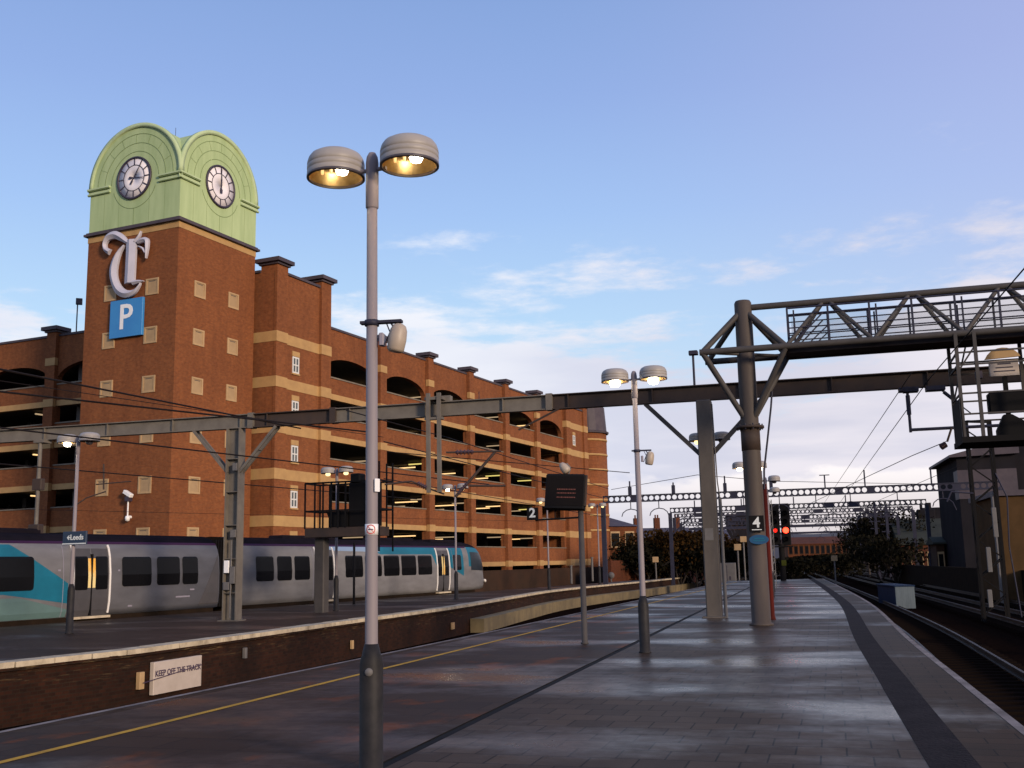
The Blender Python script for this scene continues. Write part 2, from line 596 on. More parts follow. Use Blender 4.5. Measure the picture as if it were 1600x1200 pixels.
REDL = emit('red_signal_lamp', (1.0, 0.03, 0.012), 9.0)
REDL2 = emit('red_signal_lamp_dim', (1.0, 0.02, 0.01), 1.8)
ORANGE = emit('orange_led', (1.0, 0.14, 0.02), 0.12)
SIGNNAVY = mat('sign_navy', (0.015, 0.03, 0.06), 0.45)
SIGNTEXT = mat('sign_text_white', (0.62, 0.64, 0.62), 0.5)
DARKTXT = mat('sign_text_dark', (0.05, 0.03, 0.06), 0.6)
REDSIGN = mat('sign_red', (0.45, 0.05, 0.04), 0.5)
BOARDW = mat('off_white_board', (0.50, 0.42, 0.36), 0.6, col2=(0.40, 0.33, 0.27), scale=1.5)
HIVIS = mat('dull_yellow_board', (0.05, 0.055, 0.008), 0.8, spec=0.1)


def paving(name, heading, tile=(0.40, 0.20), base=(0.085, 0.072, 0.066), alt=(0.062, 0.053, 0.050), wet=0.5, joints=True, rust=0.0, smax=0.45, dirt=0.5, smin=0.02):
    """wet station paving: laid blocks, dirt, and a film of water whose depth varies"""
    m = bpy.data.materials.new(name)
    m.use_nodes = True
    nt = m.node_tree
    N, L = nt.nodes, nt.links
    b = N['Principled BSDF']
    tc = N.new('ShaderNodeTexCoord')
    mp = N.new('ShaderNodeMapping')
    mp.vector_type = 'POINT'
    mp.inputs['Rotation'].default_value = (0, 0, heading)
    L.new(tc.outputs['Object'], mp.inputs[0])

    def noise(scale, detail=6, rough=0.6, st=None, seed=0.0):
        n = N.new('ShaderNodeTexNoise')
        n.inputs['Scale'].default_value = scale
        n.inputs['Detail'].default_value = detail
        n.inputs['Roughness'].default_value = rough
        q = N.new('ShaderNodeMapping')
        q.inputs['Scale'].default_value = st or (1, 1, 1)
        q.inputs['Location'].default_value = (seed, seed * 1.7, 0)
        L.new(mp.outputs[0], q.inputs[0])
        L.new(q.outputs[0], n.inputs['Vector'])
        return n.outputs[0]

    def rng(x, a, b_, c, d):
        n = N.new('ShaderNodeMapRange')
        n.interpolation_type = 'SMOOTHSTEP'
        for i, v in enumerate((a, b_, c, d)):
            n.inputs[i + 1].default_value = v
        L.new(x, n.inputs[0])
        return n.outputs[0]

    def mixc(f, a, c):
        n = N.new('ShaderNodeMix')
        n.data_type = 'RGBA'
        L.new(f, n.inputs[0])
        for i, v in ((6, a), (7, c)):
            if isinstance(v, tuple):
                n.inputs[i].default_value = (*v, 1)
            else:
                L.new(v, n.inputs[i])
        return n.outputs[2]
    if joints:
        br = N.new('ShaderNodeTexBrick')
        br.inputs['Scale'].default_value = 1.0
        br.inputs['Brick Width'].default_value = tile[0]
        br.inputs['Row Height'].default_value = tile[1]
        br.inputs['Mortar Size'].default_value = 0.009
        br.inputs['Mortar Smooth'].default_value = 0.2
        br.inputs['Bias'].default_value = -0.1
        br.inputs['Color1'].default_value = (*base, 1)
        br.inputs['Color2'].default_value = (*alt, 1)
        br.inputs['Mortar'].default_value = (0.012, 0.009, 0.008, 1)
        L.new(mp.outputs[0], br.inputs['Vector'])
        c = br.outputs[0]
    else:
        c = mixc(rng(noise(9, 8), 0.35, 0.65, 0, 1), base, alt)
    c = mixc(rng(noise(0.55, 7, 0.62, seed=4.0), 0.45, 0.72, 0, dirt), c, (0.018, 0.013, 0.011))
    if rust:
        c = mixc(rng(noise(0.8, 6, 0.6, (1, 0.6, 1), seed=9.0), 0.55, 0.66, 0, rust), c, (0.125, 0.036, 0.010))
    L.new(c, b.inputs['Base Color'])
    film = noise(0.30, 4, 0.5, (0.7, 1.25, 1), seed=2.0)
    fine = noise(5.0, 5, 0.6, seed=7.0)
    ad = N.new('ShaderNodeMath')
    ad.operation = 'MULTIPLY_ADD'
    L.new(fine, ad.inputs[0])
    ad.inputs[1].default_value = 0.14
    L.new(film, ad.inputs[2])
    rr = rng(ad.outputs[0], 0.46 + 0.2 * (0.5 - wet), 0.74 + 0.2 * (0.5 - wet), 0.50, 0.20)
    L.new(rr, b.inputs['Roughness'])
    sl = rng(ad.outputs[0], 0.46 + 0.2 * (0.5 - wet), 0.80 + 0.2 * (0.5 - wet), smin, smax)
    L.new(sl, b.inputs['Specular IOR Level'])
    bp = N.new('ShaderNodeBump')
    bp.inputs['Strength'].default_value = 0.30
    bp.inputs['Distance'].default_value = 0.006
    hn = noise(28, 5, 0.65)
    if joints:
        mm = N.new('ShaderNodeMath')
        mm.operation = 'MULTIPLY_ADD'
        L.new(br.outputs['Fac'], mm.inputs[0])
        mm.inputs[1].default_value = -0.9
        L.new(hn, mm.inputs[2])
        hn = mm.outputs[0]
    L.new(hn, bp.inputs['Height'])
    L.new(bp.outputs[0], b.inputs['Normal'])
    return m


HD = R(16.5)
PAVE = paving('platform_paving', HD, tile=(0.42, 0.42), base=(0.078, 0.052, 0.036), alt=(0.050, 0.034, 0.025), wet=0.32, dirt=0.5, smin=0.03, smax=0.34)
TARMAC = paving('platform_tarmac', HD, tile=(0.9, 0.6), base=(0.050, 0.030, 0.020), alt=(0.036, 0.022, 0.016), wet=0.30, rust=1.0, dirt=0.5, smin=0.03, smax=0.34)
EDGEP = paving('platform_edge_paving', HD, tile=(0.6, 0.3), base=(0.054, 0.033, 0.021), alt=(0.040, 0.026, 0.017), wet=-0.2, dirt=0.4)
FARP = paving('far_platform_tarmac', HD, joints=False, base=(0.062, 0.042, 0.030), alt=(0.042, 0.029, 0.022), wet=0.0)
TACT = mat('tactile_paving', (0.024, 0.018, 0.018), 0.8, col2=(0.012, 0.009, 0.009), scale=2.5, bump=0.8, bscale=22, spec=0.06)


def text_mesh(txt, size, depth, name, m, parent=None, font_bold=0.0, align='CENTER'):
    """letters as solid mesh in the local xz plane facing -y"""
    cu = bpy.data.curves.new(name, 'FONT')
    cu.body = txt
    cu.size = size
    cu.extrude = depth / 2
    cu.offset = font_bold
    cu.align_x = align
    cu.align_y = 'CENTER'
    cu.resolution_u = 3
    tmp = bpy.data.objects.new('tmp_text', cu)
    COL.objects.link(tmp)
    dg = bpy.context.evaluated_depsgraph_get()
    dg.update()
    me = bpy.data.meshes.new_from_object(tmp.evaluated_get(dg))
    bpy.data.objects.remove(tmp)
    me.transform(Matrix.Rotation(PI / 2, 4, 'X'))
    me.name = name
    me.materials.clear()
    me.materials.append(m)
    o = bpy.data.objects.new(name, me)
    COL.objects.link(o)
    if parent:
        o.parent = parent
    return o


# ------------------------------------------------------------------ ground and platforms
def catmull(pts, n=6):
    out = []
    q = [pts[0]] + list(pts) + [pts[-1]]
    for i in range(1, len(q) - 2):
        p0, p1, p2, p3 = [Vector(x) for x in q[i - 1:i + 3]]
        for k in range(n):
            t = k / n
            out.append(0.5 * ((2 * p1) + (-p0 + p2) * t + (2 * p0 - 5 * p1 + 4 * p2 - p3) * t * t + (-p0 + 3 * p1 - 3 * p2 + p3) * t ** 3))
    out.append(Vector(pts[-1]))
    return [(p.x, p.y) for p in out]


def off(poly, d):
    """shift a polyline to its right by d metres"""
    out = []
    n = len(poly)
    for i in range(n):
        a = Vector(poly[max(i - 1, 0)])
        b = Vector(poly[min(i + 1, n - 1)])
        t = (b - a).normalized()
        out.append((poly[i][0] + t.y * d, poly[i][1] - t.x * d))
    return out


def sheet(mb, A, B, z, m=0):
    """strip between two polylines of equal length"""
    for i in range(len(A) - 1):
        mb.add([(*A[i], z), (*B[i], z), (*B[i + 1], z), (*A[i + 1], z)], [(0, 1, 2, 3)], m)


def wall(mb, A, z0, z1, m=0):
    for i in range(len(A) - 1):
        mb.add([(*A[i], z0), (*A[i + 1], z0), (*A[i + 1], z1), (*A[i], z1)], [(0, 1, 2, 3)], m)


TRK = -0.98         # top of the sleepers
g = MB()
NG = 40
g.add([(-900, -300, -1.2), (1200, -300, -1.2), (1200, 1800, -1.2), (-900, 1800, -1.2)], [(0, 1, 2, 3)])
tag(g.build('ground', BALLAST), kind='structure')

# near platform: left edge is straight, right edge bends a little
NL = catmull([(-12.3, -9.5), (-5.54, 11.7), (-2.89, 19.9), (-.13, 28.7), (5.2, 46.2), (11.87, 68.0), (16.6, 83.5)], 5)
NR = catmull([(-0.7, -10.0), (4.87, 10.63), (6.02, 14.85), (8.06, 22.33), (12.71, 38.76), (18.75, 62.6), (24.0, 84.0)], 5)
DRN = [(-1.15 + (y - 9.32) * 0.2755, y) for (x, y) in NL]
mb = MB()
sheet(mb, off(NL, 0.30), off(DRN, -0.06), 0.0)
wall(mb, off(NL, 0.1), -1.2, -0.02)
tag(mb.build('near_platform_tarmac_side', [TARMAC]), kind='structure')
mb = MB()
sheet(mb, off(DRN, 0.06), off(NR, -1.09), 0.0)
wall(mb, off(NR, -0.1), -1.2, -0.02)
mb.add([(*NL[-1], 0), (*NR[-1], 0), (*NR[-1], -1.2), (*NL[-1], -1.2)], [(0, 1, 2, 3)])
tag(mb.build('near_platform_paving', [PAVE]), kind='structure')
mb = MB()
sheet(mb, off(NR, -1.09), off(NR, -0.70), 0.003)
tag(mb.build('tactile_strip', [TACT]), kind='structure')
mb = MB()
sheet(mb, off(NR, -0.70), off(NR, -0.10), 0.0)
tag(mb.build('platform_edge_paving', [EDGEP]), kind='structure')
mb = MB()
sheet(mb, off(NR, -0.10), off(NR, 0.0), 0.004)
wall(mb, NR, -0.12, 0.004)
wall(mb, off(NR, -0.099), -0.12, -0.02)
tag(mb.build('white_edge_line', [EDGEN]), kind='structure')
mb = MB()
sheet(mb, NL, off(NL, 0.10), 0.004)
wall(mb, NL, -0.12, 0.004)
tag(mb.build('white_edge_line', [EDGEN]), kind='structure')
mb = MB()
sheet(mb, off(NL, 0.10), off(NL, 0.30), 0.0)
tag(mb.build('platform_edge_strip', [EDGEP]), kind='structure')
# yellow line, from (0,1190) to (1100,922) on the platform
YA, YB = G(0, 1192), G(1100, 922)
yd = (YB - YA).normalized()
YL = [(YA.x + yd.x * t, YA.y + yd.y * t) for t in [-20 + 4 * i for i in range(24)]]
mb = MB()
sheet(mb, off(YL, -0.05), off(YL, 0.05), 0.005)
tag(mb.build('yellow_line', [YLINE]), kind='structure')
# slot drain along the middle of the platform
mb = MB()
sheet(mb, off(DRN, -0.06), off(DRN, 0.06), -0.012)
wall(mb, off(DRN, -0.06), -0.012, 0)
wall(mb, off(DRN, 0.06), -0.012, 0)
tag(mb.build('slot_drain', [BLACK2]), kind='structure')

# far platform
TH = R(24.2)
TD = Vector((math.sin(TH), math.cos(TH), 0))       # along the train and the car park
TNR = Vector((math.cos(TH), -math.sin(TH), 0))     # towards the camera side
TP0 = Vector((-12.4, 44.0, 0))
FE = catmull([(-17.3, 4.0), (-9.72, 20.39), (-7.95, 24.3), (-5.0, 34.8), (-2.44, 43.8), (0.0, 55.5), (2.1, 65.0), (5.3, 75.0), (11.0, 90.0), (18.2, 111.0)], 5)
bk = []
for (x, y) in FE:
    t = (Vector((x, y, 0)) - TP0).dot(TD)
    q = TP0 + TD * t + TNR * 0.25
    bk.append((q.x, q.y))
mb = MB()
sheet(mb, bk, off(FE, -0.42), 0.0)
wall(mb, bk, -1.2, 0.0)
tag(mb.build('far_platform', [FARP]), kind='structure')
def resample(line, step):
    out, d = [], 0.0
    for a, b in zip(line, line[1:]):
        a, b = Vector(a), Vector(b)
        L_ = (b - a).length
        while d <= L_:
            q = a + (b - a) * (d / L_)
            out.append((q.x, q.y))
            d += step
        d -= L_
    return out


FES = resample(FE, 0.92)
FEI = off(FES, -0.42)
mb = MB()
rc = random.Random(8)
for i in range(len(FES) - 1):
    o0, o1 = Vector(FES[i]), Vector(FES[i + 1])
    i0, i1 = Vector(FEI[i]), Vector(FEI[i + 1])
    g0, g1 = 0.012 + rc.uniform(0, .008), 0.988
    e_ = rc.uniform(-.010, .010)
    nn_ = (o0 - i0).normalized() * e_
    a_, b_, c_, d_ = i0.lerp(i1, g0), o0.lerp(o1, g0) + nn_, o0.lerp(o1, g1) + nn_, i0.lerp(i1, g1)
    z_ = 0.010 + rc.uniform(-.004, .006)
    vs = [(*a_, z_), (*b_, z_ - .006), (*c_, z_ - .006), (*d_, z_), (*a_, -.10), (*b_, -.10), (*c_, -.10), (*d_, -.10)]
    mb.add(vs, [(0, 1, 2, 3), (4, 7, 6, 5), (0, 4, 5, 1), (1, 5, 6, 2), (2, 6, 7, 3), (3, 7, 4, 0)])
tag(mb.build('far_platform_white_edge', [EDGEW]), kind='structure')
mb = MB()
sheet(mb, off(FE, -0.44), off(FE, -.03), -.012)
wall(mb, off(FE, -.03), -.10, -.012)
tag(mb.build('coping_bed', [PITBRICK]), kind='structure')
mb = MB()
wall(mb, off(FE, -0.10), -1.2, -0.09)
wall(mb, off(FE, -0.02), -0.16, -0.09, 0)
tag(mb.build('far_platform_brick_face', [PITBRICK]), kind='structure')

# ------------------------------------------------------------------ clock tower and car park
BZ = -1.15
BO = P(280, 340, 60.0)
BROT = PI / 2 - TH
RV = TD.copy()
LV = Vector((-math.cos(TH), math.sin(TH), 0))


def bl(u, v, a=None, b=None):
    """picture point on the building plane x=a (left-hand faces) or y=b (right-hand faces), in building space"""
    if b is not None:
        p = PL(u, v, Vector((BO.x, BO.y, 0)) + LV * b, LV)
    else:
        p = PL(u, v, Vector((BO.x, BO.y, 0)) + RV * a, RV)
    q = p - Vector((BO.x, BO.y, 0))
    return q.dot(RV), q.dot(LV), p.z


UP = (0, 0, -BZ)


def tower():
    root = empty('clock_tower', (BO.x, BO.y, BZ), BROT, 'square red brick tower with rounded pale green top and two clocks', 'clock tower')
    w = 7.15
    zt = 21.72
    mb = MB().box(0, w, 0, w, BZ, zt)
    mb.build('brick_shaft', BRICK, root, UP)
    MB().box(-.03, w + .03, -.03, w + .03, zt, 22.12).build('stone_band', STONE, root, UP)
    mb = MB().box(-.22, w + .22, -.22, w + .22, 22.12, 22.26).box(-.12, w + .12, -.12, w + .12, 22.26, 22.36)
    mb.build('cornice', SLATE, root, UP)
    # green top: a square drum and two crossing barrel vaults
    z0, zs = 22.36, 25.2
    c = w / 2
    rr = w / 2
    mb = MB()
    mb.box(0, w, 0, w, z0, zs)
    n = 40
    th = [PI * i / n for i in range(n + 1)]
    for ax in (0, 1):
        for sgn in (-1, 1):
            vs, fs = [], []
            for t in th:
                y = rr * math.cos(t)
                z = rr * math.sin(t)
                for k in range(5):
                    x = sgn * (abs(y) + (rr - abs(y)) * k / 4)
                    p = (c + x, c + y, zs + z) if ax == 0 else (c + y, c + x, zs + z)
                    vs.append(p)
            for i in range(n):
                for k in range(4):
                    a = i * 5 + k
                    fs.append((a, a + 1, a + 6, a + 5))
            mb.add(vs, fs, 0, True)
            # gable
            pts = [(rr * math.cos(t), rr * math.sin(t)) for t in th]
            vs = [((c + sgn * rr, c + p, zs + q) if ax == 0 else (c + p, c + sgn * rr, zs + q)) for p, q in pts]
            mb.add(vs, [tuple(range(n + 1))], 0)
    mb.build('green_vault', GREEN, root, UP, fix=False)

    def face(kind):
        """maps (s, z, out) on one of the two seen faces to building space"""
        if kind == 'L':
            return lambda s, z, o: (-o, c - s, zs + z)
        return lambda s, z, o: (c + s, -o, zs + z)
    for kind in 'LR':
        fm = face(kind)

        def arc(mb, r0, r1, a0, a1, o0, o1, n=36, m=0):
            vs, fs = [], []
            for i in range(n + 1):
                t = a0 + (a1 - a0) * i / n
                for (r, o) in ((r0, o0), (r0, o1), (r1, o1), (r1, o0)):
                    vs.append(fm(r * math.cos(t), r * math.sin(t), o))
            for i in range(n):
                for k in range(4):
                    j = (k + 1) % 4
                    fs.append((i * 4 + k, i * 4 + j, i * 4 + 4 + j, i * 4 + 4 + k))
            if a1 - a0 < 6.28:
                fs += [(0, 1, 2, 3), (n * 4 + 3, n * 4 + 2, n * 4 + 1, n * 4)]
            mb.add(vs, fs, m, True)

        def slab(mb, s0, s1, za, zb, o0, o1, m=0):
            vs = [fm(*q) for q in ((s0, za, o0), (s1, za, o0), (s1, zb, o0), (s0, zb, o0), (s0, za, o1), (s1, za, o1), (s1, zb, o1), (s0, zb, o1))]
            mb.add(vs, [(0, 1, 2, 3), (7, 6, 5, 4), (0, 4, 5, 1), (1, 5, 6, 2), (2, 6, 7, 3), (3, 7, 4, 0)], m)
        # trim round the arch, rings, mouldings
        mb = MB()
        arc(mb, rr - 0.16, rr + 0.10, 0, PI, -0.2, 0.09)
        mb.build('arch_rim', GREENL, root, UP)
        mb = MB()
        arc(mb, 1.86, 1.90, 0, PI, 0, 0.012)
        arc(mb, 2.40, 2.44, 0, PI, 0, 0.012)
        arc(mb, 2.98, 3.02, 0, PI, 0, 0.012)
        arc(mb, 1.72, 1.76, PI * 1.1, PI * 1.9, 0, 0.012)
        slab(mb, -0.015, 0.015, -2.8, -1.76, 0, 0.012)
        for q in (-2.4, -1.2, 1.2, 2.4):
            slab(mb, q - .008, q + .008, -2.8, -0.3, 0, 0.006)
        for k in range(7):
            t = PI * (k + 1) / 8
            for (ra, rb) in ((2.46, 2.97),):
                p, q = (ra * math.cos(t), ra * math.sin(t)), (rb * math.cos(t), rb * math.sin(t))
                mb.bar(fm(p[0], p[1], 0.004), fm(q[0], q[1], 0.004), 0.018, 0.018)
        mb.build('seam_lines', GREEND, root, UP)
        for (a, b_) in ((-rr - .16, -1.95), (1.95, rr + .16)):
            mb = MB()
            slab(mb, a, b_, -0.10, 0.0, 0, 0.17, 0)
            slab(mb, a, b_, -0.155, -0.10, 0, 0.13, 1)
            slab(mb, a, b_, -0.40, -0.32, 0, 0.12, 0)
            slab(mb, a, b_, -0.445, -0.40, 0, 0.09, 1)
            slab(mb, a + .01, b_ - .01, -0.33, -0.15, 0, 0.03, 0)
            mb.build('moulding', [GREENL, GREEND], root, UP)
        # the clock
        zc = 0.17
        old = fm

        def fm(s, z, o, old=old):
            return old(s - 0.03, z + zc, o)
        mb = MB()
        arc(mb, 0.02, 1.30, 0, 2 * PI, 0.0, 0.05, 48)
        clock = mb.build('clock_face', CLOCKW, root, UP)
        mb = MB()
        arc(mb, 1.24, 1.36, 0, 2 * PI, 0.0, 0.10, 48)
        arc(mb, 0.80, 0.84, 0, 2 * PI, 0.05, 0.075, 40)
        mb.build('rim', CLOCKD, clock)
        mb = MB()
        for k in range(12):
            t = PI * k / 6
            p, q = (0.84 * math.cos(t), 0.84 * math.sin(t)), (1.24 * math.cos(t), 1.24 * math.sin(t))
            pp, qq = Vector(fm(*p, 0.063)), Vector(fm(*q, 0.063))
            nrm = Vector(fm(0, 0, 1)) - Vector(fm(0, 0, 0))
            MB().bar(pp, qq, 0.075, 0.022, 0, up=nrm).build('hour_marker', CLOCKD, clock)
        nrm = Vector(fm(0, 0, 1)) - Vector(fm(0, 0, 0))

        def hand(deg, ln, tail, wd, nm, o):
            t = R(90 - deg)
            d = (math.cos(t), math.sin(t))
            mb = MB()
            mb.bar(fm(-d[0] * tail, -d[1] * tail, o), fm(d[0] * ln * .7, d[1] * ln * .7, o), wd, 0.02, 0, up=nrm)
            mb.bar(fm(d[0] * ln * .7, d[1] * ln * .7, o), fm(d[0] * ln, d[1] * ln, o), wd * .6, 0.02, 0, up=nrm)
            mb.bar(fm(-d[0] * tail, -d[1] * tail, o), fm(-d[0] * tail * .4, -d[1] * tail * .4, o), wd * 2.2, 0.024, 0, up=nrm)
            mb.build(nm, CLOCKD, clock)
        if kind == 'L':
            hand(32, 0.95, 0.45, 0.06, 'minute_hand', 0.09)
            hand(97, 0.85, 0.35, 0.06, 'hour_hand', 0.12)
        else:
            hand(2, 1.15, 0.25, 0.06, 'minute_hand', 0.09)
            hand(1, 0.72, 0.45, 0.09, 'hour_hand', 0.12)
    # blind windows on both seen faces
    for kind in 'LR':
        for s in ((1.96, 5.07) if kind == 'R' else (1.87, 5.13)):
            for k in range(6):
                z = 18.32 - 2.94 * k
                mb = MB()

                def bx(s0, s1, za, zb, o0, o1, m):
                    if kind == 'R':
                        mb.box(s0, s1, -o1, -o0, za, zb, m)
                    else:
                        mb.box(-o1, -o0, s0, s1, za, zb, m)
                ww, hh = 0.49, 0.50
                bx(s - ww, s + ww, z - hh, z - hh + .11, -.1, .05, 0)
                bx(s - ww, s + ww, z + hh - .10, z + hh, -.1, .05, 0)
                bx(s - ww, s - ww + .12, z - hh + .11, z + hh - .10, -.1, .05, 0)
                bx(s + ww - .12, s + ww, z - hh + .11, z + hh - .10, -.1, .05, 0)
                bx(s - ww + .12, s + ww - .12, z - hh + .11, z + hh - .10, -.1, .015, 1)
                bx(s - .24, s + .24, z + hh - .19, z + hh - .15, .015, .022, 2)
                mb.build('blind_window', [STONE2, STONES, CONC], root, UP)
    mb = MB().tube((1.2, 1.6, 27.0), (1.2, 1.6, 28.7), 0.015, 5)
    mb.build('lightning_rod', CLOCKD, root, UP)
    return root


TOWER = tower()


def front_pt(X, Y, crop=(100, 160, 340 / 1200.0)):
    """point of an enlarged view of the photograph on the tower's left face: (s to the right, z)"""
    u, v = crop[0] + X * crop[2], crop[1] + Y * crop[2]
    a, b, z = bl(u, v, a=0)
    return -b, z


def letter_t():
    """gothic capital T built of bevelled strokes"""
    mb = MB()
    z_off = 0.18

    def stroke(pts, ridge=0.16):
        """pts: (X, Y, half width) in enlarged-view pixels; a chiselled stroke"""
        k = 340 / 1200.0
        P_, W_ = [], []
        for (X, Y, w) in pts:
            P_.append(Vector(front_pt(X, Y)))
            W_.append(w * k * 62.5 / F)
        # resample
        Q = catmull([(p.x, p.y, 0) for p in P_], 6)
        Wd = [v[0] for v in catmull([(w, 0, 0) for w in W_], 6)]
        vs, fs = [], []
        nn = len(Q)
        for i in range(nn):
            a = Vector(Q[max(i - 1, 0)])
            b = Vector(Q[min(i + 1, nn - 1)])
            t = (b - a).normalized()
            nx, nz = -t.y, t.x
            w = max(Wd[i], 0.012)
            p = Q[i]
            for (sd, o) in ((-1, 0.0), (-1, 0.14), (0, 0.14 + min(ridge, w * .8)), (1, 0.14), (1, 0.0)):
                vs.append((-(o + z_off), -(p[0] + nx * w * sd), p[1] + nz * w * sd))
        for i in range(nn - 1):
            for k2 in range(4):
                fs.append((i * 5 + k2, i * 5 + k2 + 1, i * 5 + k2 + 6, i * 5 + k2 + 5))
            fs.append((i * 5 + 4, i * 5, i * 5 + 5, i * 5 + 9))
        fs += [(0, 1, 2, 3, 4), tuple((nn - 1) * 5 + q for q in (4, 3, 2, 1, 0))]
        mb.add(vs, fs, 0)
    # upper left swash ending in a ball
    stroke([(272, 832, 17), (248, 815, 13), (244, 785, 15), (262, 752, 20), (300, 738, 22), (335, 752, 20), (365, 775, 12), (392, 788, 8)])
    # stem
    stroke([(391, 765, 36), (389, 840, 35), (385, 920, 35), (381, 1003, 35)])
    # foot of the stem
    stroke([(398, 1000, 14), (430, 994, 9), (456, 990, 2)])
    # hairline rising to the right and the flag
    stroke([(412, 775, 12), (432, 745, 8), (443, 716, 2)])
    stroke([(425, 778, 10), (452, 766, 14), (474, 768, 14), (476, 800, 12), (473, 840, 7), (470, 866, 2)])
    stroke([(430, 800, 3), (452, 812, 6), (466, 835, 5)])
    # the big bowl
    stroke([(350, 795, 5), (325, 830, 14), (303, 880, 24), (292, 935, 27), (298, 990, 25), (322, 1040, 26), (362, 1062, 22), (405, 1050, 13), (432, 1018, 6), (440, 1000, 2)])
    o = mb.build('letter_sign', SILVER, None, (BO.x, BO.y, 0), BROT)
    tag(o, 'big silver gothic letter T fixed high on the brick clock tower', 'sign')
    # stand-off brackets join the letter to the wall
    for (X, Y) in ((390, 800), (385, 960), (295, 930), (370, 1060)):
        s, z = front_pt(X, Y)
        MB().tube((0.0, -s, z), (-z_off - .05, -s, z), 0.05, 6).build('standoff_bracket', CLOCKD, o)


letter_t()

# parking sign
pl_, pt_ = bl(177, 470, a=0), bl(225, 522, a=0)
b0, b1, z1, z0 = pt_[1] - 0.02, pl_[1], 17.72, 15.42
sg = tag(MB().bbox(-0.22, -0.04, b0, b1, z0, z1, 0.02).box(-.04, 0, b0 + .4, b1 - .4, z0 + .4, z1 - .4).build('parking_sign', BLUE, None, (BO.x, BO.y, 0), BROT),
         'square blue parking sign with white P on the brick tower', 'sign')
tx = text_mesh('P', 2.15, 0.02, 'sign_letter', SIGNW, sg, 0.025)
tx.location = (-0.232, (b0 + b1) / 2 + 0.02, (z0 + z1) / 2)
tx.rotation_euler = (0, 0, -PI / 2)

# wall camera
p = bl(205, 790, a=0)
cr = empty('security_camera', tuple(Vector((BO.x, BO.y, 0)) + RV * p[0] + LV * p[1] + Vector((0, 0, 4.75))), BROT,
           'white security camera on a stalk fixed low on the brick tower', 'camera')
MB().tube((0, 0, 0), (-.25, 0, 0), .09, 8).tube((-.25, 0, -.05), (-.25, 0, .95), .045, 8).lathe([(0, -.2), (.12, -.16), (.15, 0), (.12, .1), (0, .13)], (-.25, 0, -.05), 12).build('stalk', SIGNW, cr)
MB().box(-.16, .16, -.14, .14, 0, .26, 0, Matrix.Translation((-.28, -.05, .9))).build('pan_head', CLOCKD, cr)
MB().bbox(-.14, .14, -.32, .30, -.10, .10, .03, 0, Matrix.Translation((-.3, -.02, 1.34)) @ Matrix.Rotation(R(28), 4, 'X')).build('camera_housing', SIGNW, cr)


